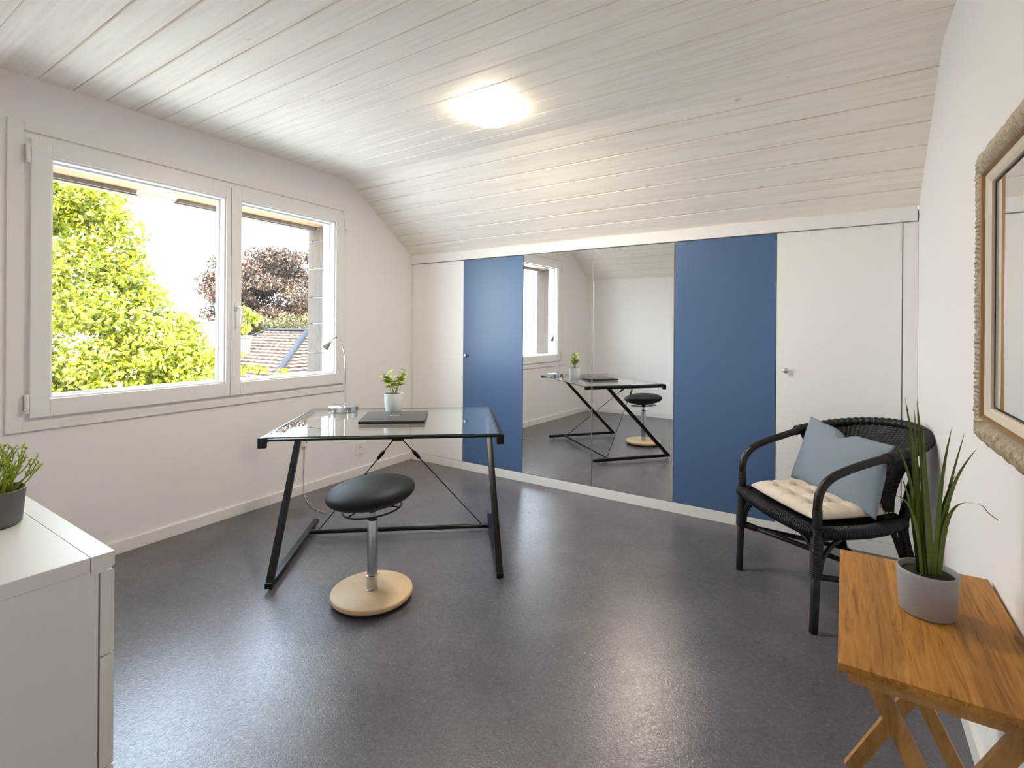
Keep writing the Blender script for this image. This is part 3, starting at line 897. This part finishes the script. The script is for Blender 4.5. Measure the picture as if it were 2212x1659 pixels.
md = sg.modifiers.new('thickness', 'SOLIDIFY'); md.thickness = 0.006
# woven back shell
bm = BM()
def shell(u_, v_):
    a = math.pi * u_
    top_ = rimpt(u_)
    bx = -0.215 * math.cos(a); by = 0.40 + 0.10 * math.sin(a) ** 0.6 if 0 < u_ < 1 else 0.40
    bot = Vector((bx, by, 0.425))
    t = v_
    p = bot.lerp(top_, t)
    bulge = -0.035 * math.sin(math.pi * t)
    nrm = Vector((math.cos(a) * -1, math.sin(a), 0)).normalized()
    p += nrm * bulge
    st_ = math.cos(2 * math.pi * u_ * 44)
    wv = math.sin(math.pi * 2 * v_ * 42) * (1 if math.cos(math.pi * u_ * 44) > 0 else -1)
    p += nrm * (0.0016 * wv - 0.0022 * max(0, -st_) ** 4)
    return p
grid(bm, shell, 352, 168)
sh_ = mesh_obj('woven_back', bm, m_wicker, chair)
md = sh_.modifiers.new('thickness', 'SOLIDIFY'); md.thickness = 0.004
# rolled rim
rp = [rimpt(i / 90) for i in range(91)]
rp = [Vector((rp[0].x - 0.002, 0.345, 0.733))] + rp + [Vector((rp[-1].x + 0.002, 0.345, 0.733))]
bm = BM(); tube(bm, resample(rp, 0.003), 0, 16, rfun=lambda i, L: 0.0215 + 0.0018 * math.sin(2 * math.pi * L / 0.030) + 0.0008 * math.sin(2 * math.pi * L / 0.0075))
mesh_obj('back_rim', bm, m_wicker, chair)

# seat cushion
cu = BM()
def cush(top_s):
    def fn(u_, v_):
        a, b_ = u_ * 2 - 1, v_ * 2 - 1
        edge = (max(0, 1 - abs(a) ** 5) * max(0, 1 - abs(b_) ** 5)) ** 0.45
        tufts = 0
        for tx in (-0.5, 0.02, 0.52):
            for ty in (-0.5, 0.0, 0.5):
                d2 = (a - tx) ** 2 + (b_ - ty) ** 2
                tufts += math.exp(-d2 / 0.010) * 0.022 + math.exp(-d2 / 0.05) * 0.012
        seam = 0
        for tx in (-0.5, 0.02, 0.52): seam += math.exp(-((a - tx) / 0.05) ** 2) * 0.005
        for ty in (-0.5, 0.0, 0.5): seam += math.exp(-((b_ - ty) / 0.05) ** 2) * 0.005
        wob = 0.004 * mnoise.noise(Vector((a * 3, b_ * 3, 5)))
        h = 0.044 * edge - 1.25 * (tufts + seam) * edge + wob * edge
        x_ = a * (0.232 - 0.012 * b_ ) * (1 - 0.03 * (b_ * b_)); y_ = b_ * 0.205 * (1 - 0.03 * a * a)
        return Vector((x_, y_, (max(h, 0.004 * edge)) if top_s > 0 else -0.022 * edge))
    return fn
Vt = grid(cu, cush(1), 72, 64); grid(cu, cush(-1), 36, 32)
bmesh.ops.remove_doubles(cu, verts=cu.verts, dist=1e-5)
co_ = mesh_obj('seat_cushion', cu, m_cushion)
tag(co_, 'cream tufted seat pad on the rattan armchair', 'cushion')
Mch = Matrix.Translation(MC) @ Matrix.Rotation(CA, 4, 'Z')
co_.matrix_world = Mch @ Matrix.Translation((0.0, 0.245, 0.4645)) @ Matrix.Rotation(R(1.0), 4, 'X')

# scatter cushion, standing against the back
pb = BM()
def pil(side):
    def fn(u_, v_):
        a, b_ = u_ * 2 - 1, v_ * 2 - 1
        ea = max(0.0, 1 - abs(a) ** 2.6); eb = max(0.0, 1 - abs(b_) ** 2.6)
        th = 0.062 * (ea * eb) ** 0.5
        pin = 0.055
        x_ = 0.262 * a * (1 - pin * (1 - b_ * b_)); z_ = 0.172 * b_ * (1 - pin * 1.5 * (1 - a * a))
        x_ += 0.030 * max(0, a) * (1 - b_) / 2; z_ += 0.014 * max(0, a) * (1 - b_) / 2
        # dent in the middle of the top edge, wrinkles towards the corners
        dent = math.exp(-((a + 0.02) / 0.16) ** 2) * max(0, b_) ** 3
        z_ -= 0.034 * dent
        wr = 0.004 * math.sin(8 * a + 5 * b_) * abs(a * b_) + 0.006 * math.exp(-((a + 0.12 - 0.2 * (1 - b_)) / 0.05) ** 2) * max(0, b_ - 0.3)
        return Vector((x_, side * (th + (wr if side < 0 else 0) * (ea * eb) ** 0.3), z_))
    return fn
grid(pb, pil(-1), 56, 44); grid(pb, pil(1), 56, 44)
bmesh.ops.remove_doubles(pb, verts=pb.verts, dist=1e-5)
po = mesh_obj('throw_pillow', pb, m_pillow)
tag(po, 'blue-grey linen pillow leaning in the rattan armchair', 'cushion')
po.matrix_world = Mch @ Matrix.Translation((-0.005, 0.350, 0.632)) @ Matrix.Rotation(R(4), 4, 'Y') @ Matrix.Rotation(R(-17), 4, 'X')

# ------------------------------------------------------------------ side table
tab = thing('folding_side_table', 'oak folding side table with crossed legs beneath the carved mirror', 'table', (3.502, -2.325, 0))
TW, TL, TZ = 0.340, 0.640, 0.600
bm = BM(); box(bm, (0, 0, TZ - 0.018), (TW, TL, TZ), 0.003)
mesh_obj('tabletop', bm, m_oak, tab, sharp=40)
for y in (0.022, TL - 0.040):
    bm = BM(); box(bm, (0.018, y, TZ - 0.046), (TW - 0.018, y + 0.018, TZ - 0.0185), 0.0015)
    mesh_obj('apron', bm, m_oakleg, tab)
for (y, sh2) in ((0.075, 0.0), (0.525, 0.0)):
    for k, (xa, xb, dy) in enumerate(((0.055, 0.318, -0.011), (0.318, 0.030, 0.011))):
        bm = BM()
        bar(bm, (xa, y + dy, TZ - 0.022), (xb, y + dy, 0.006), 0.020, 0.034, 0.0015, (0, 1, 0)) if False else None
        p, q = Vector((xa, y + dy, TZ - 0.030)), Vector((xb, y + dy, 0.012))
        bar(bm, p, q, 0.020, 0.034, 0.0015, upv=(1, 0, 0))
        mesh_obj('leg', bm, m_oakleg, tab)

# grass plant on it
gp = thing('potted_grass_plant', 'tall spiky green grass plant in a grey pot on the oak table', 'plant', (3.680, -1.988, TZ + 0.0008))
pot(gp, [(0, 0), (0.050, 0), (0.0545, 0.004), (0.0600, 0.095), (0.0605, 0.103), (0.0590, 0.105), (0.0565, 0.104), (0.0555, 0.090), (0, 0.088)], m_greypot)
bm = BM(); lathe(bm, [(0, 0.0885), (0.0550, 0.0885), (0.052, 0.093), (0.02, 0.095), (0, 0.096)], 32); mesh_obj('soil', bm, m_soil, gp)
def blade(bm, base, tip, wd, sag=0.0, seg=14, side=None, bow=0.0):
    base, tip = Vector(base), Vector(tip)
    d = (tip - base)
    s = Vector(side) if side else imr
    outd = Vector((d.x, d.y, 0))
    rows = []
    for i in range(seg + 1):
        t = i / seg
        c = base + d * t - outd * bow * math.sin(math.pi * t) + Vector((0, 0, bow * 0.3 * math.sin(math.pi * t))) - Vector((0, 0, sag * t ** 3))
        w_ = wd * (0.75 + 0.5 * t if t < 0.3 else 0.9 * (1 - ((t - 0.3) / 0.7)) ** 0.75 + 0.02) * 0.5
        f_ = imf * (-w_ * 0.55)
        rows.append([bm.verts.new(c - s * w_ ), bm.verts.new(c - f_), bm.verts.new(c + s * w_)])
    for a, b_ in zip(rows[:-1], rows[1:]):
        for k in (0, 1):
            f = bm.faces.new((a[k], a[k + 1], b_[k + 1], b_[k])); f.smooth = True
G0 = Vector((3.680, -1.988, TZ))
bl = BM()
def wtip(x, y, z): return Vector((x, y, z)) - G0
bc = [(-0.022, 0), (-0.010, 0.008), (0.0, -0.012), (0.012, 0.006), (0.020, -0.004)]
spec = [((3.632, -2.024, 1.118), -0.014, 0.017, 0.10), ((3.656, -2.008, 1.112), -0.004, 0.021, 0.05), ((3.651, -2.012, 1.090), -0.012, 0.014, 0.02),
        ((3.726, -1.964, 1.045), 0.008, 0.015, 0.12), ((3.752, -1.947, 1.034), 0.014, 0.013, 0.05), ((3.778, -1.93, 0.998), 0.016, 0.016, 0.14),
        ((3.782, -1.927, 0.862), 0.020, 0.015, 0.22), ((3.614, -2.036, 1.010), -0.018, 0.013, 0.15), ((3.594, -2.050, 0.886), -0.022, 0.010, 0.20),
        ((3.642, -2.000, 1.045), -0.010, 0.019, 0.03), ((3.668, -2.010, 1.05), 0.002, 0.020, -0.03), ((3.655, -1.99, 0.95), -0.006, 0.017, 0.04), ((3.735, -1.95, 0.93), 0.012, 0.016, 0.10), ((3.625, -2.030, 0.93), -0.016, 0.012, 0.10), ((3.664, -2.02, 0.98), 0.0, 0.015, 0.05)]
for (tp, bo, wd, bw) in spec:
    t_ = wtip(*tp)
    b0 = imr * bo + imf * rnd.uniform(-0.012, 0.012) + Vector((0, 0, 0.092))
    blade(bl, b0, t_, wd, 0.0, 14, None, bw)
# dry curling tips
tube(bl, smooth_path([wtip(3.7815, -1.9272, 0.8615), wtip(3.790, -1.924, 0.858), wtip(3.800, -1.920, 0.843), wtip(3.818, -1.915, 0.828)], 5), 0.0010, 6)
mesh_obj('leaves', bl, m_grassleaf, gp, recalc=False)

# ------------------------------------------------------------------ carved wall mirror
wm = thing('carved_mirror', 'rectangular wall mirror in a carved limed wood frame', 'mirror', (W, 0, 0))
# frame profile runs around a rectangle in the plane x = const; outer edge wavy
Y0, Y1, Z0, Z1 = -1.663, -2.50, 0.984, 1.765        # outer edges
BW = 0.062
bm = BM()
def frame_side(bm, p, q, inner_dir, nl, seed, wamp=1.0):
    """carved band from corner p to q (2D y,z), inner_dir points into the opening; mitred ends"""
    p, q, n = Vector(p), Vector(q), Vector(inner_dir)
    L = (q - p).length; d = (q - p) / L
    NU = int(L / 0.0022); NV = 26
    def fn(u_, v_):
        t0 = v_ * BW
        s_ = t0 + (L - 2 * t0) * u_
        e = min(s_, L - s_)
        wav = 0.0
        if v_ < 0.35:
            k = 1 - v_ / 0.35
            wav = k * (0.010 * wamp * abs(math.sin(math.pi * s_ / 0.095)) ** 0.6 - 0.002) * min(1, e / 0.04)
        c = p + d * s_ + n * (t0 - wav)
        # relief
        base = 0.022 + 0.022 * math.sin(math.pi * min(1, v_ * 1.1)) ** 0.7 - 0.012 * v_
        P3 = Vector((s_ * 26, t0 * 34, seed))
        w1 = mnoise.noise(P3); w2 = mnoise.noise(P3 * 2.3 + Vector((3, 1, 0)))
        cx = (s_ % 0.19) - 0.095; cyy = t0 - BW * 0.5
        rr = math.hypot(cx, cyy * 1.3); an = math.atan2(cyy, cx)
        scroll = math.sin(rr * 520 + an * 2 + w1 * 5)
        rel = 0.0019 * scroll * min(1, abs(w1) * 2.4) + 0.0030 * w2 + 0.0016 * mnoise.noise(P3 * 6) + 0.0016 * math.sin((s_ * 0.8 + t0 * 1.8) * 240 + w1 * 13) * max(0, 1 - e / 0.11)
        env = math.sin(math.pi * max(0.0, min(1, v_))) ** 0.35
        h = base + rel * env
        if v_ == 0: h = 0.004
        return Vector((-h, c.x, c.y))
    grid(bm, fn, NU, NV)
frame_side(bm, (Y0, Z0), (Y0, Z1), (-1, 0), 1, 1.3, 0.15)
frame_side(bm, (Y1, Z1), (Y1, Z0), (1, 0), 1, 7.1, 0.15)
frame_side(bm, (Y0, Z1), (Y1, Z1), (0, -1), 1, 3.7)
frame_side(bm, (Y1, Z0), (Y0, Z0), (0, 1), 1, 5.2)
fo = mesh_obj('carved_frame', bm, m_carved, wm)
def rect_band(bm, off0, off1, x0_, x1_):
    """sloping band between inset rectangles"""
    r_ = []
    for o_, x_ in ((off0, x0_), (off1, x1_)):
        r_.append([bm.verts.new((x_, Y0 - o_, Z0 + o_)), bm.verts.new((x_, Y1 + o_, Z0 + o_)), bm.verts.new((x_, Y1 + o_, Z1 - o_)), bm.verts.new((x_, Y0 - o_, Z1 - o_))])
    for k in range(4):
        bm.faces.new((r_[0][k], r_[0][(k + 1) % 4], r_[1][(k + 1) % 4], r_[1][k]))
bm = BM(); rect_band(bm, BW - 0.001, BW, -0.012, -0.036); rect_band(bm, BW, BW + 0.004, -0.036, -0.034); rect_band(bm, BW + 0.004, BW + 0.009, -0.034, -0.026)
mesh_obj('gilt_edge', bm, m_gold, fo)
bm = BM(); rect_band(bm, BW + 0.0085, BW + 0.0095, -0.020, -0.027); rect_band(bm, BW + 0.0095, BW + 0.022, -0.027, -0.023); rect_band(bm, BW + 0.022, BW + 0.030, -0.023, -0.018); rect_band(bm, BW + 0.030, BW + 0.031, -0.018, -0.009)
mesh_obj('frame_liner', bm, m_liner, fo)
bm = BM(); box(bm, (-0.011, Y1 + BW, Z0 + BW), (-0.008, Y0 - BW, Z1 - BW))
mesh_obj('mirror_pane', bm, m_mirror, wm)
bm = BM(); rect_band(bm, BW + 0.030, BW + 0.036, -0.0118, -0.0118)
mesh_obj('dark_rebate', bm, m_dark, wm)
bm = BM(); box(bm, (-0.009, Y1 + 0.02, Z0 + 0.02), (-0.0005, Y0 - 0.02, Z1 - 0.02))
mesh_obj('backing_board', bm, m_dark, wm)

# ------------------------------------------------------------------ dresser
dr = thing('chest_of_drawers', 'white chest of drawers in the left foreground', 'dresser', (1.75, -3.177, 0))
DWd, DZ, DD = 0.628, 0.860, 0.475
# local x 0..DWd, y 0 (front) .. -DD
bm = BM(); box(bm, (0.0, -DD + 0.002, 0.0), (DWd - 0.002, -0.0235, DZ - 0.0265), 0.001)
mesh_obj('body', bm, m_dresser, dr)
bm = BM(); box(bm, (-0.001, -DD, DZ - 0.026), (DWd, -0.0365, DZ), 0.0015)
mesh_obj('top_panel', bm, m_dresser, dr)
bm = BM()
# front rail, chamfered underneath to make a finger grip
pts = [(-0.0355, DZ), (0.0, DZ), (0.0, DZ - 0.025), (-0.016, DZ - 0.033), (-0.0355, DZ - 0.033)]
a1 = [bm.verts.new((-0.001, y, z)) for y, z in pts]; a2 = [bm.verts.new((DWd, y, z)) for y, z in pts]
bm.faces.new(a1[::-1]); bm.faces.new(a2)
for k in range(5): bm.faces.new((a1[k], a1[(k + 1) % 5], a2[(k + 1) % 5], a2[k]))
mesh_obj('front_rail', bm, m_dresser, dr)
z = DZ - 0.0355
for k in range(4):
    h = 0.155 if k == 0 else 0.208
    bm = BM()
    z0_ = z - h + 0.006
    pts = [(-0.021, z), (-0.003, z + 0.003), (0.0, z), (0.0, z0_), (-0.006, z0_ - 0.002), (-0.021, z0_ - 0.002)] 
    a1 = [bm.verts.new((0.001, y, zz)) for y, zz in pts]; a2 = [bm.verts.new((DWd - 0.001, y, zz)) for y, zz in pts]
    bm.faces.new(a1[::-1]); bm.faces.new(a2)
    for q in range(6): bm.faces.new((a1[q], a1[(q + 1) % 6], a2[(q + 1) % 6], a2[q]))
    mesh_obj('drawer', bm, m_dresser, dr)
    z -= h

# plant on the dresser
sp_ = thing('potted_succulent', 'yellow-green branching succulent in a dark grey pot on the dresser', 'plant', (2.0315, -3.277, DZ + 0.0008))
pot(sp_, [(0, 0), (0.045, 0), (0.050, 0.003), (0.0555, 0.066), (0.0560, 0.073), (0.0545, 0.0745), (0.052, 0.073), (0.051, 0.062), (0, 0.060)], m_darkpot)
bm = BM(); lathe(bm, [(0, 0.0605), (0.0505, 0.0605), (0.047, 0.064), (0, 0.066)], 32); mesh_obj('soil', bm, m_soil, sp_)
bs, bl = BM(), BM(); r4 = random.Random(5)
for j in range(64):
    a = r4.uniform(0, 6.28); r0 = 0.042 * math.sqrt(r4.random())
    p = Vector((r0 * math.cos(a), r0 * math.sin(a), 0.062))
    out = Vector((math.cos(a), math.sin(a), 0)) * (r0 / 0.042)
    L = r4.uniform(0.050, 0.096)
    d = (Vector((0, 0, 1)) + out * r4.uniform(0.25, 0.75)).normalized()
    path = [p]; c = p.copy()
    for k in range(8):
        d = (d + Vector((r4.uniform(-.22, .22), r4.uniform(-.22, .22), r4.uniform(-.08, .12)))).normalized()
        c = c + d * L / 8; path.append(c.copy())
        if k > 2 and r4.random() < 0.5:
            dd_ = (d + Vector((r4.uniform(-.8, .8), r4.uniform(-.8, .8), r4.uniform(0, .5)))).normalized()
            e = c + dd_ * r4.uniform(0.008, 0.018)
            tube(bs, [c, c.lerp(e, .5) + Vector((0, 0, .001)), e], [0.0012, 0.0011, 0.0009], 5)
            for q in range(3):
                l3 = Vector((r4.uniform(-1, 1), r4.uniform(-1, 1), r4.uniform(0.1, 1)))
                leaf(bl, e, l3, (0, 0.3, 1), 0.0055, 0.004, 0.1, 2)
    tube(bs, path, [0.0017 - 0.0007 * i / 8 for i in range(9)], 6)
    for q in range(5):
        l3 = Vector((r4.uniform(-1, 1), r4.uniform(-1, 1), r4.uniform(0.2, 1)))
        leaf(bl, path[-1], l3, (0.2, 0.3, 1), 0.007, 0.005, 0.1, 2)
mesh_obj('stems', bs, m_succ, sp_); mesh_obj('leaves', bl, simple('yellow_green_tips', (0.42, 0.50, 0.04), 0.5), sp_, recalc=False)

# ------------------------------------------------------------------ wall outlet and cable
bm = BM(); box(bm, (0.585, 0.0, 0.182), (0.698, 0.006, 0.280), 0.002)
ob = mesh_obj('wall_outlet', bm, m_trim); tag(ob, 'flat white outlet plate low on the wall right of the window', 'outlet'); ob.rotation_euler = (0, 0, WROT)
bm = BM(); lathe(bm, [(0, 0), (0.019, 0), (0.019, 0.0015), (0.017, 0.0015), (0.016, -0.003), (0, -0.003)], 24)
bmesh.ops.transform(bm, matrix=Matrix.Translation((0.642, 0.0062, 0.231)) @ Matrix.Rotation(R(-90), 4, 'X'), verts=bm.verts)
mesh_obj('socket_face', bm, m_whiteplastic, ob)
cb = thing('power_cable', 'thin cable with white inline plug hanging along the window wall', 'cable', (0, 0, 0), WROT)
bm = BM(); tube(bm, smooth_path([(1.205, 0.012, 0.36), (1.208, 0.012, 0.25), (1.212, 0.012, 0.12), (1.213, 0.016, 0.055), (1.225, 0.035, 0.006), (1.30, 0.16, 0.005), (1.38, 0.34, 0.005), (1.40, 0.48, 0.005)], 8), 0.0028, 8)
mesh_obj('cord', bm, m_cable, cb)
bm = BM(); box(bm, (1.188, 0.0, 0.36), (1.224, 0.026, 0.435), 0.006)
pg = mesh_obj('plug_block', bm, m_whiteplastic, cb)
bm = BM(); box(bm, (1.196, 0.026, 0.385), (1.204, 0.028, 0.395)); box(bm, (1.208, 0.026, 0.405), (1.216, 0.028, 0.418))
mesh_obj('plug_holes', bm, m_dark, pg)

# ------------------------------------------------------------------ outdoors
bm = BM(); box(bm, (-90, -60, -3.3), (-0.6, 60, -3.2)); struct(mesh_obj('ground', bm, m_bounce_ground), 'ground outside the window')

def leaf_cloud(name, blobs, mat, size, parent, seed, quad=True, aspect=0.55, shade_core=0.35):
    """many small leaf quads spread through ellipsoid blobs: (centre, radii, count)"""
    g = np.random.default_rng(seed)
    P, T = [], []
    for c, r, n in blobs:
        d = g.normal(size=(n, 3)); d /= np.linalg.norm(d, axis=1)[:, None]
        rad = (g.random(n) ** (1 / 2.2))[:, None]
        P.append(np.array(c) + d * rad * np.array(r))
        T.append(g.random(n))
    P = np.concatenate(P); T = np.concatenate(T); n = len(P)
    a = g.normal(size=(n, 3)); a /= np.linalg.norm(a, axis=1)[:, None]
    b_ = g.normal(size=(n, 3)); b_ -= a * (a * b_).sum(1)[:, None]; b_ /= np.linalg.norm(b_, axis=1)[:, None]
    s = size * (0.6 + 0.8 * g.random(n))[:, None]
    V = np.stack([P - a * s, P + b_ * s * aspect, P + a * s, P - b_ * s * aspect], 1).reshape(-1, 3)
    me = bpy.data.meshes.new(name)
    me.vertices.add(len(V)); me.vertices.foreach_set('co', V.ravel())
    me.loops.add(4 * n); me.loops.foreach_set('vertex_index', np.arange(4 * n))
    me.polygons.add(n); me.polygons.foreach_set('loop_start', np.arange(n) * 4)
    me.update()
    at = me.attributes.new('tone', 'FLOAT', 'POINT'); at.data.foreach_set('value', np.repeat(T, 4))
    me.materials.append(mat); me.validate()
    o = bpy.data.objects.new(name, me); C.objects.link(o); o.parent = parent
    return o

def limb(bm, p, q, r0, r1, wob=0.08, n=7, rg=rnd):
    p, q = Vector(p), Vector(q)
    pts = [p.lerp(q, i / n) + (Vector((rg.uniform(-wob, wob), rg.uniform(-wob, wob), rg.uniform(-wob, wob))) if 0 < i < n else Vector()) for i in range(n + 1)]
    tube(bm, pts, [r0 + (r1 - r0) * i / n for i in range(n + 1)], 8)
    return pts

t1 = thing('leafy_tree', 'bright yellow-green tree close outside the window', 'tree', (-5.4, -1.9, -3.2))
TO = Vector((-5.4, -1.9, -3.2))
rg = random.Random(3)
blobs = []
def addb(x, y, z, rx, ry, rz, n):
    blobs.append(((x - TO.x, y - TO.y, z - TO.z), (rx, ry, rz), n))
crown = [(-5.2, -1.25, 2.75), (-5.1, -0.95, 3.0), (-5.3, -1.6, 3.2), (-5.0, -0.75, 2.55), (-4.9, -1.2, 2.1), (-4.9, -0.65, 2.0), (-4.8, -0.45, 1.62), (-4.6, -1.2, 1.5), (-4.6, -0.75, 1.25),
         (-4.7, -0.10, 1.20), (-4.4, -0.45, 0.95), (-4.5, -1.1, 0.8), (-4.2, -0.25, 0.72), (-4.5, -0.05, 0.9), (-4.3, -0.85, 0.45), (-4.2, -0.40, 0.30), (-4.7, -1.7, 1.9), (-4.9, -1.9, 2.7),
         (-4.8, -1.9, 0.9), (-5.4, -0.9, 1.6), (-5.5, -0.3, 1.0), (-5.6, -0.9, 0.5), (-5.2, -0.1, 0.3), (-5.6, -2.3, 1.6), (-5.5, -2.6, 2.5), (-5.2, -2.4, 0.5), (-6.2, -1.4, 2.3), (-6.3, -1.0, 1.3), (-5.0, 0.05, 0.55), (-4.9, -0.9, 0.0), (-4.6, 0.1, 0.1), (-5.2, -1.55, 0.75), (-5.0, -1.5, 0.3), (-5.4, -1.75, 1.2), (-4.8, -1.35, -0.1), (-5.7, -1.6, 0.3)]
for c in crown:
    rr = rg.uniform(0.30, 0.42)
    addb(*c, rr * 1.2, rr * 1.2, rr * 0.9, 1150)
for k in range(60):      # sprays at the edge of the crown
    c = crown[rg.randrange(len(crown))]
    addb(c[0] + rg.uniform(-.35, .35), c[1] + rg.uniform(-.45, .42), c[2] + rg.uniform(-.3, .4), 0.18, 0.20, 0.11, 190)
for c in ((-3.83, 0.55, 0.66), (-3.80, 0.72, 0.62), (-3.85, 0.44, 0.60), (-3.76, 1.02, 0.56), (-3.74, 1.22, 0.46), (-3.85, 0.40, 0.85)):
    addb(*c, 0.08, 0.11, 0.06, 42)
for c in ((-4.35, 0.72, 1.50), (-4.30, 0.86, 1.40), (-4.4, 0.60, 1.42), (-4.3, 0.70, 1.24), (-4.42, 0.52, 1.25)):
    addb(*c, 0.12, 0.14, 0.085, 120)
leaf_cloud('foliage', blobs, m_foliage, 0.038, t1, 21)
bm = BM()
limb(bm, (0, 0, 0), (0.1, 0.1, 3.2), 0.20, 0.12, 0.04)
for c in crown[::2] + [(-4.35, 0.72, 1.45)]:
    limb(bm, (0.1, 0.1, rg.uniform(2.2, 3.4)), Vector(c) - TO, 0.05, 0.010, 0.10)
mesh_obj('trunk', bm, m_bark, t1)

t2 = thing('copper_tree', 'round reddish-brown tree behind the tiled roof', 'tree', (-15.7, 8.2, -3.2))
blobs = []; rg = random.Random(9)
for k in range(90):
    a = rg.uniform(0, 6.28); e = rg.uniform(-0.9, 1.2); r_ = rg.uniform(0.5, 1.0)
    x_ = math.cos(a) * math.cos(e) * 2.6 * r_; y_ = math.sin(a) * math.cos(e) * 2.6 * r_; z_ = 5.75 + math.sin(e) * 1.75 * r_
    blobs.append(((x_, y_, z_), (0.60, 0.60, 0.34), 620))
leaf_cloud('foliage', blobs, m_copper, 0.055, t2, 4)
bm = BM(); limb(bm, (0, 0, 0), (0, 0, 4.9), 0.3, 0.15, 0.05)
for k in range(10):
    a = rg.uniform(0, 6.28); limb(bm, (0, 0, rg.uniform(2.6, 4)), (1.4 * math.cos(a), 1.4 * math.sin(a), rg.uniform(4, 5.6)), 0.07, 0.02, 0.12)
mesh_obj('trunk', bm, m_bark, t2)

t3 = thing('hedge_bush', 'low olive-brown bushes between the roof and the copper tree', 'bush', (-11.45, 5.9, -3.2))
blobs = []
for k in range(40):
    x_ = rg.uniform(-0.75, 0.75); y_ = rg.uniform(-1.6, 2.2)
    blobs.append(((x_, y_, 4.15 + rg.uniform(-0.7, 0.55)), (0.40, 0.45, 0.30), 330))
leaf_cloud('foliage', blobs, m_hedge, 0.05, t3, 14)
bm = BM()
for k in range(6): limb(bm, (rg.uniform(-.6, .6), rg.uniform(-1.4, 2), 0), (rg.uniform(-.6, .6), rg.uniform(-1.4, 2), 3.9), 0.08, 0.03, 0.1)
mesh_obj('stems', bm, m_bark, t3)

# neighbouring house
ho = thing('neighbour_house', 'house with a hipped clay tile roof outside the right sash', 'house', (-7.5, 3.8, -3.2))
HO = Vector((-7.5, 3.8, -3.2))
rA, rB, rE, rF = Vector((-8.85, 3.85, 1.155)), Vector((-7.15, 3.80, 1.155)), Vector((-4.87, 1.25, -0.05)), Vector((-10.2, 1.25, -0.05))
rG = Vector((-4.87, 6.35, -0.05)); rH = Vector((-10.2, 6.35, -0.05))
def roof_face(bm, t0, t1_, b0, b1, rows, cols, lip=0.018, wave=0.012):
    """courses of tiles from ridge (t0,t1_) to eave (b0,b1)"""
    nrm = (t1_ - t0 + (b1 - b0)).cross(b0 - t0).normalized()
    if nrm.z < 0: nrm = -nrm
    for r_ in range(rows):
        a0, a1 = r_ / rows, (r_ + 1) / rows
        p0, p1 = t0.lerp(b0, a0), t1_.lerp(b1, a0)
        q0, q1 = t0.lerp(b0, a1), t1_.lerp(b1, a1)
        n = max(4, int((q1 - q0).length / cols))
        up_, lo_, lo2 = [], [], []
        for k in range(n * 2 + 1):
            t = k / (n * 2)
            w_ = wave * (1 if k % 2 else -1) * (1 if wave else 0)
            up_.append(bm.verts.new(p0.lerp(p1, t) - nrm * 0.004 + nrm * w_ * .3)); lo_.append(bm.verts.new(q0.lerp(q1, t) + nrm * (lip + w_))); lo2.append(bm.verts.new(q0.lerp(q1, t) - nrm * 0.01))
        for k in range(n * 2):
            bm.faces.new((up_[k], up_[k + 1], lo_[k + 1], lo_[k])); bm.faces.new((lo_[k], lo_[k + 1], lo2[k + 1], lo2[k]))
bm = BM()
roof_face(bm, rA - HO, rB - HO, rF - HO, rE - HO, 20, 0.22, 0.035)
roof_face(bm, rB - HO, rB + Vector((0, .02, 0)) - HO, rE - HO, rG - HO, 20, 0.22, 0.035)
roof_face(bm, rB - HO, rA - HO, rG - HO, rH - HO, 20, 0.3)
roof_face(bm, rA + Vector((0, .02, 0)) - HO, rA - HO, rH - HO, rF - HO, 20, 0.3)
mesh_obj('tiled_roof', bm, m_tiles, ho, recalc=False)
bm = BM()
for p, q, w_ in ((rA, rB, 0.06), (rB, rE, 0.065), (rA, rF, 0.05), (rB, rG, 0.06), (rA, rH, 0.06)):
    tube(bm, [p - HO + Vector((0, 0, 0.03)), q - HO + Vector((0, 0, 0.03))], w_, 8, flat=0.6)
mesh_obj('ridge_cap', bm, m_roofmetal, ho)
bm = BM(); box(bm, (-10.0 - HO.x, 1.45 - HO.y, 0), (-5.07 - HO.x, 6.15 - HO.y, 3.12)); mesh_obj('house_walls', bm, m_render, ho)
bm = BM(); box(bm, (-8.02 - HO.x, 2.58 - HO.y, 3.6), (-7.82 - HO.x, 2.80 - HO.y, 4.22), 0.01); box(bm, (-8.05 - HO.x, 2.55 - HO.y, 4.20), (-7.79 - HO.x, 2.83 - HO.y, 4.25), 0.01)
mesh_obj('chimney', bm, m_render, ho)
